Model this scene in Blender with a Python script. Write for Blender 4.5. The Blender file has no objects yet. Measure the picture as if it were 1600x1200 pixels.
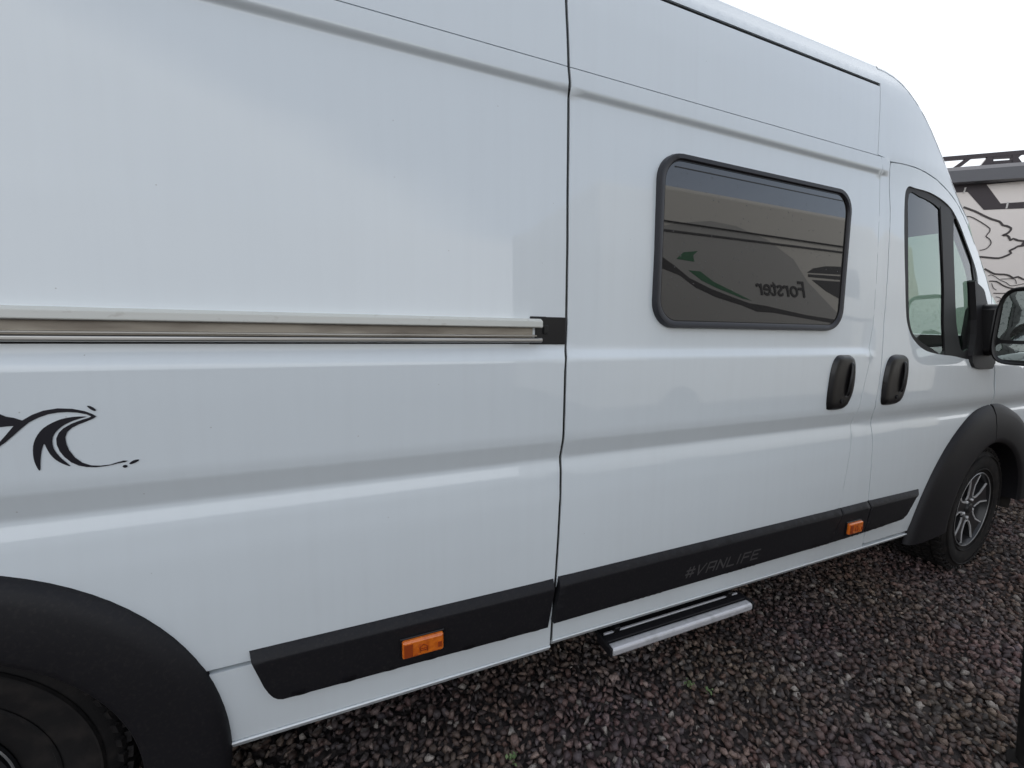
import bpy, bmesh, math, random
import numpy as np
from mathutils import Vector, Matrix
from mathutils.geometry import delaunay_2d_cdt
random.seed(7); rng = np.random.default_rng(7)
S = bpy.context.scene
COL = S.collection
R = math.radians

# ------------------------------------------------------------------ camera
EYE = np.array([0.0, 0.0, 1.375])            # camera stands here; +X = towards the van's nose, +Y = into the van
C_RIGHT = np.array([0.92587, -0.37728, 0.02072])
C_UP = np.array([0.03588, 0.14237, 0.98916])
C_BACK = np.array([-0.37614, -0.91509, 0.14535])
FPX = 650.0
cd = bpy.data.cameras.new('camera'); cam = bpy.data.objects.new('camera', cd); COL.objects.link(cam)
cd.sensor_width = 36; cd.lens = 36 * FPX / 1600; cd.clip_start = 0.02; cd.clip_end = 3000
M3 = Matrix(((C_RIGHT[0], C_UP[0], C_BACK[0], EYE[0]), (C_RIGHT[1], C_UP[1], C_BACK[1], EYE[1]),
             (C_RIGHT[2], C_UP[2], C_BACK[2], EYE[2]), (0, 0, 0, 1)))
cam.matrix_world = M3
S.camera = cam

# ------------------------------------------------------------------ world, sun, exposure
SUN_EL, SUN_AZ = 38, 28                      # azimuth measured from +Y towards +X: the sun stands behind the van
w = bpy.data.worlds.new("World"); S.world = w; w.use_nodes = True
nt = w.node_tree; N = nt.nodes; L = nt.links; N.clear()
out = N.new('ShaderNodeOutputWorld'); add = N.new('ShaderNodeMixShader'); L.new(add.outputs[0], out.inputs[0])
sky = N.new('ShaderNodeTexSky'); sky.sky_type = 'NISHITA'; sky.sun_disc = False
sky.sun_elevation = R(SUN_EL); sky.sun_rotation = R(SUN_AZ); sky.air_density = 1.0; sky.dust_density = 1.0
bs = N.new('ShaderNodeBackground'); bs.inputs[1].default_value = 0.15; L.new(sky.outputs[0], bs.inputs[0])
bc = N.new('ShaderNodeBackground'); bc.inputs[1].default_value = 1.0
tc = N.new('ShaderNodeTexCoord')
mp = N.new('ShaderNodeMapping'); mp.inputs['Scale'].default_value = (1, 1, 2.6); L.new(tc.outputs['Generated'], mp.inputs[0])
no = N.new('ShaderNodeTexNoise'); no.inputs['Scale'].default_value = 1.3; no.inputs['Detail'].default_value = 9; no.inputs['Roughness'].default_value = .52
L.new(mp.outputs[0], no.inputs['Vector'])
def dotn(v):
    d_ = N.new('ShaderNodeVectorMath'); d_.operation = 'DOT_PRODUCT'; L.new(tc.outputs['Generated'], d_.inputs[0]); d_.inputs[1].default_value = v; return d_.outputs['Value']
def mth(op, a, b_, c_=None, clamp=False):
    m_ = N.new('ShaderNodeMath'); m_.operation = op; m_.use_clamp = clamp
    for k_, v_ in enumerate((a, b_, c_)):
        if v_ is None: continue
        if isinstance(v_, (int, float)): m_.inputs[k_].default_value = v_
        else: L.new(v_, m_.inputs[k_])
    return m_.outputs[0]
# height above a tilted cloud edge, ragged by noise; the half of the sky behind the van is overcast
edge = mth('ADD', dotn((.36, 0, 1)), mth('MULTIPLY_ADD', no.outputs[0], .55, -.275))
gap = mth('MULTIPLY', mth('SUBTRACT', edge, .41), 9.0, clamp=True)          # 0 cloud .. 1 blue
back = mth('MULTIPLY_ADD', dotn((-.35, -.94, 0)), 2.2, .75, clamp=True)      # 1 away from the sun
blue = mth('MULTIPLY', gap, back, clamp=True)
thin = mth('MULTIPLY_ADD', no.outputs[0], 2.2, -.75, clamp=True)
r2 = N.new('ShaderNodeValToRGB'); r2.color_ramp.elements[0].color = (1.0, 1.05, 1.12, 1); r2.color_ramp.elements[1].color = (1.45, 1.46, 1.48, 1)
L.new(thin, r2.inputs[0]); L.new(r2.outputs[0], bc.inputs[0])
fac = mth('MULTIPLY_ADD', blue, -.64, 1.0, clamp=True); L.new(fac, add.inputs[0])
L.new(bs.outputs[0], add.inputs[1]); L.new(bc.outputs[0], add.inputs[2])
sl = bpy.data.lights.new('sun', 'SUN'); sl.energy = 1.0; sl.angle = R(14); sl.color = (1, .96, .9)
so = bpy.data.objects.new('sun', sl); COL.objects.link(so)
az = R(SUN_AZ); el = R(SUN_EL)
so.rotation_euler = Vector((math.sin(az) * math.cos(el), math.cos(az) * math.cos(el), math.sin(el))).to_track_quat('Z', 'Y').to_euler()
S.view_settings.view_transform = 'Standard'; S.view_settings.look = 'None'
S.view_settings.exposure = 0.26; S.view_settings.gamma = 1.0; S.view_settings.use_curve_mapping = False
S.cycles.max_bounces = 10; S.cycles.transparent_max_bounces = 12; S.cycles.caustics_reflective = False

# ------------------------------------------------------------------ materials
MATS = {}
def mat(name, col=(.5, .5, .5), rough=.5, metal=0., coat=0., spec=.5, noise=None, bump=None, ior=1.45, attr=None):
    """noise = (scale, colour2, lo, hi[, stretch]) mixes a second colour; bump = (scale, strength, distance)"""
    m = bpy.data.materials.new(name); m.use_nodes = True; MATS[name] = m
    n = m.node_tree.nodes; l = m.node_tree.links; b = n['Principled BSDF']
    b.inputs['Base Color'].default_value = (*col, 1); b.inputs['Roughness'].default_value = rough
    b.inputs['Metallic'].default_value = metal; b.inputs['Coat Weight'].default_value = coat
    b.inputs['Coat Roughness'].default_value = .03; b.inputs['Specular IOR Level'].default_value = spec; b.inputs['IOR'].default_value = ior
    t = n.new('ShaderNodeTexCoord')
    base = None
    if attr:
        a = n.new('ShaderNodeAttribute'); a.attribute_name = attr; base = a.outputs['Color']; l.new(base, b.inputs['Base Color'])
    if noise:
        mpp = n.new('ShaderNodeMapping'); mpp.inputs['Scale'].default_value = noise[4] if len(noise) > 4 else (1, 1, 1)
        l.new(t.outputs['Object'], mpp.inputs[0])
        x = n.new('ShaderNodeTexNoise'); x.inputs['Scale'].default_value = noise[0]; x.inputs['Detail'].default_value = 6
        l.new(mpp.outputs[0], x.inputs['Vector'])
        mr = n.new('ShaderNodeMapRange'); mr.inputs[1].default_value = noise[2]; mr.inputs[2].default_value = noise[3]; l.new(x.outputs[0], mr.inputs[0])
        mx = n.new('ShaderNodeMix'); mx.data_type = 'RGBA'; l.new(mr.outputs[0], mx.inputs[0])
        mx.inputs[6].default_value = (*col, 1); mx.inputs[7].default_value = (*noise[1], 1)
        if base is not None: l.new(base, mx.inputs[6])
        l.new(mx.outputs[2], b.inputs['Base Color'])
    if bump:
        y = n.new('ShaderNodeTexNoise'); y.inputs['Scale'].default_value = bump[0]; y.inputs['Detail'].default_value = 4
        l.new(t.outputs['Object'], y.inputs['Vector'])
        bp = n.new('ShaderNodeBump'); bp.inputs['Strength'].default_value = bump[1]; bp.inputs['Distance'].default_value = bump[2]
        l.new(y.outputs[0], bp.inputs['Height']); l.new(bp.outputs[0], b.inputs['Normal'])
    return m

def paint_material():
    m = mat('van_paint', (.745, .795, .815), .42, coat=1.0)
    n = m.node_tree.nodes; l = m.node_tree.links; b = n['Principled BSDF']
    b.inputs['Coat Roughness'].default_value = .035; b.inputs['Coat IOR'].default_value = 1.65
    g = n.new('ShaderNodeNewGeometry')
    # rain streaks: noise stretched along Z
    mp1 = n.new('ShaderNodeMapping'); mp1.inputs['Scale'].default_value = (38, 4, 1.6); l.new(g.outputs['Position'], mp1.inputs[0])
    s1 = n.new('ShaderNodeTexNoise'); s1.inputs['Scale'].default_value = 1; s1.inputs['Detail'].default_value = 5; l.new(mp1.outputs[0], s1.inputs['Vector'])
    m1 = n.new('ShaderNodeMapRange'); m1.inputs[1].default_value = .42; m1.inputs[2].default_value = .75; m1.inputs[4].default_value = .06; l.new(s1.outputs[0], m1.inputs[0])
    # patches where the film of dirt lies thicker
    s2 = n.new('ShaderNodeTexNoise'); s2.inputs['Scale'].default_value = 2.2; s2.inputs['Detail'].default_value = 5; l.new(g.outputs['Position'], s2.inputs['Vector'])
    mu = n.new('ShaderNodeMath'); mu.operation = 'MULTIPLY'; l.new(m1.outputs[0], mu.inputs[0]); l.new(s2.outputs[0], mu.inputs[1])
    # tiny specks
    v = n.new('ShaderNodeTexVoronoi'); v.inputs['Scale'].default_value = 30; l.new(g.outputs['Position'], v.inputs['Vector'])
    cr = n.new('ShaderNodeMapRange'); cr.inputs[1].default_value = .03; cr.inputs[2].default_value = .05; cr.inputs[3].default_value = 1; cr.inputs[4].default_value = 0; l.new(v.outputs['Distance'], cr.inputs[0])
    sp = n.new('ShaderNodeSeparateColor'); l.new(v.outputs['Color'], sp.inputs[0])
    th = n.new('ShaderNodeMath'); th.operation = 'GREATER_THAN'; th.inputs[1].default_value = .90; l.new(sp.outputs[0], th.inputs[0])
    sm = n.new('ShaderNodeMath'); sm.operation = 'MULTIPLY'; l.new(cr.outputs[0], sm.inputs[0]); l.new(th.outputs[0], sm.inputs[1])
    sm2 = n.new('ShaderNodeMath'); sm2.operation = 'MULTIPLY'; sm2.inputs[1].default_value = .55; l.new(sm.outputs[0], sm2.inputs[0])
    # road film towards the sill
    sz = n.new('ShaderNodeSeparateXYZ'); l.new(g.outputs['Position'], sz.inputs[0])
    mz = n.new('ShaderNodeMapRange'); mz.inputs[1].default_value = .9; mz.inputs[2].default_value = .33; mz.inputs[3].default_value = 0; mz.inputs[4].default_value = .32; l.new(sz.outputs[2], mz.inputs[0])
    s3 = n.new('ShaderNodeMath'); s3.operation = 'MULTIPLY'; l.new(mz.outputs[0], s3.inputs[0]); l.new(s2.outputs[0], s3.inputs[1])
    a1 = n.new('ShaderNodeMath'); a1.operation = 'ADD'; l.new(mu.outputs[0], a1.inputs[0]); l.new(sm2.outputs[0], a1.inputs[1])
    a2 = n.new('ShaderNodeMath'); a2.operation = 'ADD'; a2.use_clamp = True; l.new(a1.outputs[0], a2.inputs[0]); l.new(s3.outputs[0], a2.inputs[1])
    mx = n.new('ShaderNodeMix'); mx.data_type = 'RGBA'; l.new(a2.outputs[0], mx.inputs[0])
    mx.inputs[6].default_value = (.745, .795, .815, 1); mx.inputs[7].default_value = (.33, .31, .29, 1); l.new(mx.outputs[2], b.inputs['Base Color'])
    ra = n.new('ShaderNodeMapRange'); ra.inputs[3].default_value = .02; ra.inputs[4].default_value = .06; ra.inputs[1].default_value = .35; ra.inputs[2].default_value = .8; l.new(s1.outputs[0], ra.inputs[0]); l.new(ra.outputs[0], b.inputs['Coat Roughness'])
    wv = n.new('ShaderNodeTexNoise'); wv.inputs['Scale'].default_value = 1.6; wv.inputs['Detail'].default_value = 1; l.new(g.outputs['Position'], wv.inputs['Vector'])
    bp = n.new('ShaderNodeBump'); bp.inputs['Strength'].default_value = .35; bp.inputs['Distance'].default_value = .006; l.new(wv.outputs[0], bp.inputs['Height'])
    l.new(bp.outputs[0], b.inputs['Coat Normal'])
    return m
PAINT = paint_material()
BLACK = mat('black_plastic', (.0065, .006, .0078), .55, spec=.4, noise=(140, (.017, .015, .015), .52, .8), bump=(700, .25, .0006))
GLOSSB = mat('gloss_black', (.008, .0075, .008), .28)
FRAME = mat('window_frame_plastic', (.022, .022, .027), .42, bump=(500, .1, .0004))
SEAL = mat('window_seal_rubber', (.014, .013, .014), .55)
RUBBER = mat('rubber', (.010, .009, .009), .8, spec=.3, noise=(22, (.024, .020, .018), .45, .75), bump=(180, .35, .001))
ALU = mat('brushed_aluminium', (.50, .49, .46), .30, metal=1, noise=(4, (.32, .29, .25), .4, .75, (1, 8, 30)))
RAILIN = mat('dusty_rail_channel', (.40, .36, .30), .45, metal=.6, noise=(6, (.20, .17, .14), .4, .8, (1, 1, 6)))
RAILTOP = mat('painted_rail_lip', (.60, .60, .55), .35, noise=(30, (.42, .39, .34), .60, .80, (1, 1, 2)), coat=.3)
SILVER = mat('machined_silver', (.66, .66, .66), .36, metal=.35)
SATIN = mat('satin_aluminium', (.60, .60, .62), .42, metal=.35, noise=(30, (.42, .42, .42), .5, .8))
RIMB = mat('rim_black', (.02, .02, .021), .3)
LIPM = mat('rim_lip_metal', (.34, .34, .34), .4, metal=.6)
AMBER = mat('amber_lens', (.72, .17, .015), .2, coat=1, noise=(60, (.50, .09, .01), .4, .7))
AMBERD = mat('amber_dark', (.30, .05, .01), .35)
DECAL = mat('decal_black', (.010, .009, .014), .35)
LETTER = mat('lettering_grey', (.060, .056, .056), .45)
UNDER = mat('underbody', (.012, .011, .011), .9, noise=(12, (.03, .025, .02), .4, .7))
INSIDE = mat('cab_trim', (.03, .03, .032), .7)
SEATM = mat('seat_fabric', (.035, .036, .04), .9, bump=(300, .3, .001))
def glass(name, tint, rough=.0, body=None, bodyf=0.):
    m = bpy.data.materials.new(name); m.use_nodes = True; n = m.node_tree.nodes; l = m.node_tree.links; n.clear()
    o = n.new('ShaderNodeOutputMaterial'); mx = n.new('ShaderNodeMixShader'); fr = n.new('ShaderNodeFresnel'); fr.inputs[0].default_value = 2.2
    tr = n.new('ShaderNodeBsdfTransparent'); tr.inputs[0].default_value = (*tint, 1)
    gl = n.new('ShaderNodeBsdfGlossy'); gl.inputs['Roughness'].default_value = rough
    src = tr.outputs[0]
    if body:
        d = n.new('ShaderNodeBsdfDiffuse'); d.inputs[0].default_value = (*body, 1); m2 = n.new('ShaderNodeMixShader'); m2.inputs[0].default_value = bodyf
        l.new(src, m2.inputs[1]); l.new(d.outputs[0], m2.inputs[2]); src = m2.outputs[0]
    l.new(fr.outputs[0], mx.inputs[0]); l.new(src, mx.inputs[1]); l.new(gl.outputs[0], mx.inputs[2]); l.new(mx.outputs[0], o.inputs[0])
    return m
GLASS = glass('cab_glass', (.62, .78, .70))
TINT = mat('tinted_acrylic', (.016, .015, .014), .015, spec=.5, ior=2.0)
def tint_dirt():
    m = TINT; n = m.node_tree.nodes; l = m.node_tree.links; b = n['Principled BSDF']
    g = n.new('ShaderNodeNewGeometry')
    v = n.new('ShaderNodeTexVoronoi'); v.inputs['Scale'].default_value = 85; l.new(g.outputs['Position'], v.inputs['Vector'])
    cr = n.new('ShaderNodeMapRange'); cr.inputs[1].default_value = .10; cr.inputs[2].default_value = .16; cr.inputs[3].default_value = 1; cr.inputs[4].default_value = 0; l.new(v.outputs['Distance'], cr.inputs[0])
    sp = n.new('ShaderNodeSeparateColor'); l.new(v.outputs['Color'], sp.inputs[0])
    th = n.new('ShaderNodeMath'); th.operation = 'GREATER_THAN'; th.inputs[1].default_value = .86; l.new(sp.outputs[0], th.inputs[0])
    sm = n.new('ShaderNodeMath'); sm.operation = 'MULTIPLY'; l.new(cr.outputs[0], sm.inputs[0]); l.new(th.outputs[0], sm.inputs[1])
    bp = n.new('ShaderNodeBump'); bp.inputs['Strength'].default_value = .8; bp.inputs['Distance'].default_value = .002; l.new(sm.outputs[0], bp.inputs['Height']); l.new(bp.outputs[0], b.inputs['Normal'])
    ra = n.new('ShaderNodeMath'); ra.operation = 'MULTIPLY_ADD'; ra.inputs[1].default_value = .4; ra.inputs[2].default_value = .012; l.new(sm.outputs[0], ra.inputs[0]); l.new(ra.outputs[0], b.inputs['Roughness'])
tint_dirt()

# ------------------------------------------------------------------ object helpers
def link(o, parent=None):
    COL.objects.link(o)
    if parent is not None: o.parent = parent
    return o
def tag(o, label=None, cat=None, group=None, kind=None):
    if label: o['label'] = label
    if cat: o['category'] = cat
    if group: o['group'] = group
    if kind: o['kind'] = kind
    return o
def empty(name, loc=(0, 0, 0), label=None, cat=None, group=None):
    o = bpy.data.objects.new(name, None); o.location = loc; link(o); o.empty_display_size = .2
    return tag(o, label, cat, group)
def mesh_obj(name, verts, faces, m, parent=None, smooth=False, world=True):
    me = bpy.data.meshes.new(name); me.from_pydata([tuple(map(float, v)) for v in verts], [], faces); me.update()
    me.materials.append(m)
    if smooth: me.shade_smooth()
    o = bpy.data.objects.new(name, me); link(o, parent)
    if parent is not None and world: o.matrix_parent_inverse = abs_matrix(parent).inverted()
    return o
def abs_matrix(o):
    mw = Matrix.LocRotScale(o.location, o.rotation_euler, o.scale)
    if o.parent is not None: return abs_matrix(o.parent) @ o.matrix_parent_inverse @ mw
    return mw
def bm_obj(name, bm, m, parent=None, smooth=False, bevel=0, seg=2):
    me = bpy.data.meshes.new(name); bmesh.ops.recalc_face_normals(bm, faces=bm.faces); bm.to_mesh(me); bm.free()
    me.materials.append(m)
    o = bpy.data.objects.new(name, me); link(o, parent)
    if parent is not None: o.matrix_parent_inverse = abs_matrix(parent).inverted()
    if bevel:
        b = o.modifiers.new('b', 'BEVEL'); b.width = bevel; b.segments = seg; b.limit_method = 'ANGLE'; b.angle_limit = R(35)
        me.shade_smooth(); me.set_sharp_from_angle(angle=R(40))
        wn = o.modifiers.new('w', 'WEIGHTED_NORMAL'); wn.keep_sharp = True
    elif smooth:
        me.shade_smooth(); me.set_sharp_from_angle(angle=R(38))
    return o
def box_bm(bm, c, s, rot=None):
    r = bmesh.ops.create_cube(bm, size=1)
    mt = Matrix.Translation(c) @ (rot.to_4x4() if rot else Matrix.Identity(4)) @ Matrix.Diagonal((*s, 1))
    bmesh.ops.transform(bm, matrix=mt, verts=r['verts']); return r['verts']
def box(name, c, s, m, parent=None, bevel=.004, rot=None):
    bm = bmesh.new(); box_bm(bm, c, s, rot); return bm_obj(name, bm, m, parent, bevel=bevel)
def lathe_bm(bm, prof, n=64, ax='Y', c=(0, 0, 0)):
    """prof: list of (radius, axial); axis along Y"""
    rings = []
    for r, a in prof:
        rings.append([bm.verts.new((c[0] + r * math.cos(2 * math.pi * k / n), c[1] + a, c[2] + r * math.sin(2 * math.pi * k / n))) for k in range(n)])
    for i in range(len(rings) - 1):
        for k in range(n):
            bm.faces.new((rings[i][k], rings[i][(k + 1) % n], rings[i + 1][(k + 1) % n], rings[i + 1][k]))
def fill2d(pts):
    P = np.array(pts, float); n = len(P)
    V, E_, F, *_ = delaunay_2d_cdt([Vector(p) for p in P], [(i, (i + 1) % n) for i in range(n)], [], 0, 1e-6)
    V = np.array([(v[0], v[1]) for v in V]); F = [f for f in F if len(f) == 3]
    k = inside(np.array([V[list(f)].mean(0) for f in F]), P)
    return V, [tuple(f) for f, q in zip(F, k) if q]
def plate(bm, pts, fn, o0, o1):
    """flat polygon standing o0 proud of a wall, with edges back to o1; fn(u, z, o) places a point"""
    V, F = fill2d(pts); a = [bm.verts.new(fn(u, z, o0)) for u, z in V]
    for f in F: bm.faces.new([a[i] for i in f])
    n = len(pts); c = [bm.verts.new(fn(u, z, o0)) for u, z in pts]; d = [bm.verts.new(fn(u, z, o1)) for u, z in pts]
    for i in range(n): bm.faces.new((c[i], d[i], d[(i + 1) % n], c[(i + 1) % n]))
def prism(bm, pts, y0, y1):
    """polygon in XZ extruded between two Y values"""
    a = [bm.verts.new((x, y0, z)) for x, z in pts]; b = [bm.verts.new((x, y1, z)) for x, z in pts]
    bm.faces.new(a); bm.faces.new(b[::-1]); n = len(pts)
    for i in range(n): bm.faces.new((a[i], b[i], b[(i + 1) % n], a[(i + 1) % n]))

# ------------------------------------------------------------------ the van's side as a measured surface
D = 1.06
KN = np.array([[.30, .004], [.365, .003], [.45, .000], [.60, .000], [.72, .003], [.85, .009], [.925, .016], [.958, .024],
               [.968, .025], [1.025, .006], [1.05, .003], [1.20, .003], [1.268, .004], [1.276, .006], [1.300, .019], [1.31, .021], [1.60, .030], [1.85, .044],
               [1.995, .0535], [2.007, .054], [2.0165, .0435], [2.022, .042], [2.065, .0435], [2.12, .048], [2.25, .059], [2.335, .069], [2.37, .076], [2.40, .088], [2.6, .16]])
KD = np.array([k for k in KN.tolist() if k[0] < 1.06 or k[0] > 2.1] + [[1.2, .005], [1.30, .013], [1.42, .024], [1.60, .031], [1.85, .045], [1.97, .051], [2.04, .049], [2.085, .0455]])
KD = KD[np.argsort(KD[:, 0])]            # the cab doors have no belt crease and no roof moulding
def prof(z, K=KN, wd=1.):
    a = 0
    for d in (-.004, -.002, 0, .002, .004): a = a + np.interp(z + d * wd, K[:, 0], K[:, 1])
    return a / 5
def inset(x, z):
    x = np.asarray(x, float); z = np.asarray(z, float)
    t = np.maximum(x - 2.15, 0)
    wv = np.clip((z - 1.15) / .95, 0, 1); wv = wv * wv * (3 - 2 * wv)
    c = (.006 + .075 * wv) * t * t
    x0 = 3.45 + .40 * np.clip((1.25 - z) / .45, 0, 1)
    n_ = np.maximum(x - x0, 0)
    # the roof extension panel above the doors is flush with the cab cap
    q = np.clip((x - 2.085) / .035, 0, 1); q = q * q * (3 - 2 * q)
    return prof(z) * (1 - q) + prof(z, KD, 4.) * q + c + .75 * n_ * n_
def SY(x, z, off=0.): return D + inset(x, z) - off
def at_side(px, py, off=0.):
    """where the line of sight through a point traced on the photograph meets the van's side"""
    d = C_RIGHT * (px - 800) + C_UP * (600 - py) - C_BACK * FPX
    Y = D
    for _ in range(25):
        p = EYE + d * (Y / d[1]); Y = float(SY(p[0], p[2], off))
    return (float(p[0]), float(p[2]))
def tr(pts, off=0.): return [at_side(x, y, off) for x, y in pts]
def arc(cx, cz, r, a0, a1, n=40, rz=None):
    return [(cx + r * math.cos(R(a0 + (a1 - a0) * i / n)), cz + (rz or r) * math.sin(R(a0 + (a1 - a0) * i / n))) for i in range(n + 1)]
def smooth_poly(pts, k=4, closed=True):
    n = len(pts); res = []
    for i in range(n if closed else n - 1):
        p0, p1, p2, p3 = [np.array(pts[(i + j) % n if closed else min(max(i + j, 0), n - 1)]) for j in (-1, 0, 1, 2)]
        for s in range(k):
            t = s / k
            res.append(tuple(.5 * (2 * p1 + (p2 - p0) * t + (2 * p0 - 5 * p1 + 4 * p2 - p3) * t * t + (3 * p1 - p0 - 3 * p2 + p3) * t ** 3)))
    if not closed: res.append(tuple(pts[-1]))
    return res
def densify(pts, step):
    r = []; n = len(pts)
    for i in range(n):
        a = np.array(pts[i], float); b = np.array(pts[(i + 1) % n], float); k = max(1, int(np.ceil(np.linalg.norm(b - a) / step)))
        for j in range(k): r.append(a + (b - a) * j / k)
    return np.array(r)
def inside(P, poly):
    x, z = P[:, 0], P[:, 1]; c = np.zeros(len(P), bool); n = len(poly); j = n - 1
    for i in range(n):
        xi, zi = poly[i]; xj, zj = poly[j]
        if zi != zj:
            t = ((zi > z) != (zj > z)) & (x < (xj - xi) * (z - zi) / (zj - zi) + xi); c ^= t
        j = i
    return c
def segdist(P, poly):
    a = poly; b = np.roll(poly, -1, 0); d = b - a; L2 = np.maximum((d ** 2).sum(1), 1e-12); best = np.full(len(P), 9.)
    for i in range(len(a)):
        t = np.clip(((P - a[i]) @ d[i]) / L2[i], 0, 1); best = np.minimum(best, np.hypot(*(P - a[i] - t[:, None] * d[i]).T))
    return best
ZROWS = sorted(set([round(v, 4) for v in np.arange(.30, 2.6, .04)] +
                   [round(v, 4) for lo, hi, st in ((.94, 1.04, .006), (1.26, 1.325, .004), (1.99, 2.035, .003), (2.06, 2.14, .01), (2.37, 2.5, .012)) for v in np.arange(lo, hi, st)]))
def panel(name, outline, m, parent, holes=(), off=0., skirt=.032, xs=.06, rows=ZROWS, step=.03, crown=None, roll=.0015, smooth=True):
    """a sheet-metal panel: the outline filled with a grid that follows the van's side, edges folded inwards"""
    loops = [densify(outline, step)] + [densify(h, step) for h in holes]
    P = loops[0]; lo = P.min(0); hi = P.max(0)
    gx = np.arange(lo[0] - xs, hi[0] + xs, xs); gz = np.array([z for z in rows if lo[1] < z < hi[1]])
    if len(gz):
        G = np.array([(x, z) for z in gz for x in gx]); k = inside(G, loops[0])
        for h in loops[1:]: k &= ~inside(G, h)
        G = G[k]
        for lp in loops:
            if len(G): G = G[segdist(G, lp) > .004]
    else: G = np.zeros((0, 2))
    verts = []; edges = []; s = 0
    for lp in loops:
        n = len(lp); edges += [(s + i, s + (i + 1) % n) for i in range(n)]; verts += [Vector(v) for v in lp]; s += n
    verts += [Vector(v) for v in G]
    V, E_, F, *_ = delaunay_2d_cdt(verts, edges, [], 0, 1e-6)
    V = np.array([(v[0], v[1]) for v in V]); F = [f for f in F if len(f) == 3]
    cen = np.array([V[list(f)].mean(0) for f in F]); k = inside(cen, loops[0])
    for h in loops[1:]: k &= ~inside(cen, h)
    F = [f for f, q in zip(F, k) if q]
    offv = off(V[:, 0], V[:, 1]) if callable(off) else np.full(len(V), off)
    if crown:                                      # (width, height): raised body with rolled edges
        dd = np.full(len(V), 9.)
        for lp in loops: dd = np.minimum(dd, segdist(V, lp))
        t = np.clip(dd / crown[0], 0, 1); offv = offv + crown[1] * np.sqrt(np.maximum(1 - (1 - t) ** 2, 0))
    Y = SY(V[:, 0], V[:, 1]) - offv
    ed = {}
    for f in F:
        for a, b in ((f[0], f[1]), (f[1], f[2]), (f[2], f[0])):
            ed[(min(a, b), max(a, b))] = ed.get((min(a, b), max(a, b)), 0) + 1
    be = [e for e, c in ed.items() if c == 1]
    if roll and not crown:
        for i in set(i for e in be for i in e): Y[i] += roll
    vs = [(V[i, 0], Y[i], V[i, 1]) for i in range(len(V))]; fs = []
    for f in F:
        a, b, c = (V[i] for i in f)
        ar = (b[0] - a[0]) * (c[1] - a[1]) - (b[1] - a[1]) * (c[0] - a[0])
        fs.append(tuple(f) if ar > 0 else tuple(f[::-1]))       # facing -Y
    if skirt:
        mp_ = {}
        for a, b in be:
            q = []
            for i in (a, b):
                if i not in mp_:
                    mp_[i] = len(vs); vs.append((V[i, 0], Y[i], V[i, 1])); vs.append((V[i, 0], Y[i] + skirt, V[i, 1]))
                q.append(mp_[i])
            fs.append((q[0], q[1], q[1] + 1, q[0] + 1))
    o = mesh_obj(name, vs, fs, m, parent)
    if not smooth: return o
    _sm(o, len(F))
    if not crown and not callable(off):
        e = .002; X_ = V[:, 0]; Z_ = V[:, 1]
        gx_ = (SY(X_ + e, Z_) - SY(X_ - e, Z_)) / (2 * e); gz_ = (SY(X_, Z_ + e) - SY(X_, Z_ - e)) / (2 * e)
        nn = np.stack([gx_, -np.ones(len(V)), gz_], 1); nn /= np.linalg.norm(nn, axis=1)[:, None]
        me = o.data; li = np.zeros(len(me.loops), np.int32); me.loops.foreach_get('vertex_index', li); cn = np.zeros((len(me.loops), 3))
        me.update(); k0 = len(F) * 3; cn[:k0] = nn[li[:k0]]
        for p in me.polygons[len(F):]:
            for q in p.loop_indices: cn[q] = p.normal
        me.normals_split_custom_set([tuple(c) for c in cn])
    return o
def _sm(o, n):
    a = np.zeros(len(o.data.polygons), bool); a[:n] = True
    o.data.polygons.foreach_set('use_smooth', a); o.data.update(); return o
def rail(name, section, x0, x1, m, parent, bevel=0, n=40, zc=0, fy=None):
    """loft a closed section [(out, z)] along the side between x0 and x1"""
    vs = []; fs = []; k = len(section)
    for i in range(n + 1):
        x = x0 + (x1 - x0) * i / n
        for o_, z in section: vs.append((x, float(SY(x, z if fy is None else fy)) - o_, z))
    for i in range(n):
        for j in range(k):
            a = i * k + j; b = i * k + (j + 1) % k; fs.append((a, b, b + k, a + k))
    fs.append(tuple(range(k))[::-1]); fs.append(tuple(n * k + j for j in range(k)))
    o = mesh_obj(name, vs, fs, m, parent); bm = bmesh.new(); bm.from_mesh(o.data); bmesh.ops.recalc_face_normals(bm, faces=bm.faces); bm.to_mesh(o.data); bm.free()
    if bevel:
        b = o.modifiers.new('b', 'BEVEL'); b.width = bevel; b.segments = 3; b.limit_method = 'ANGLE'; b.angle_limit = R(30)
    return o

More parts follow.
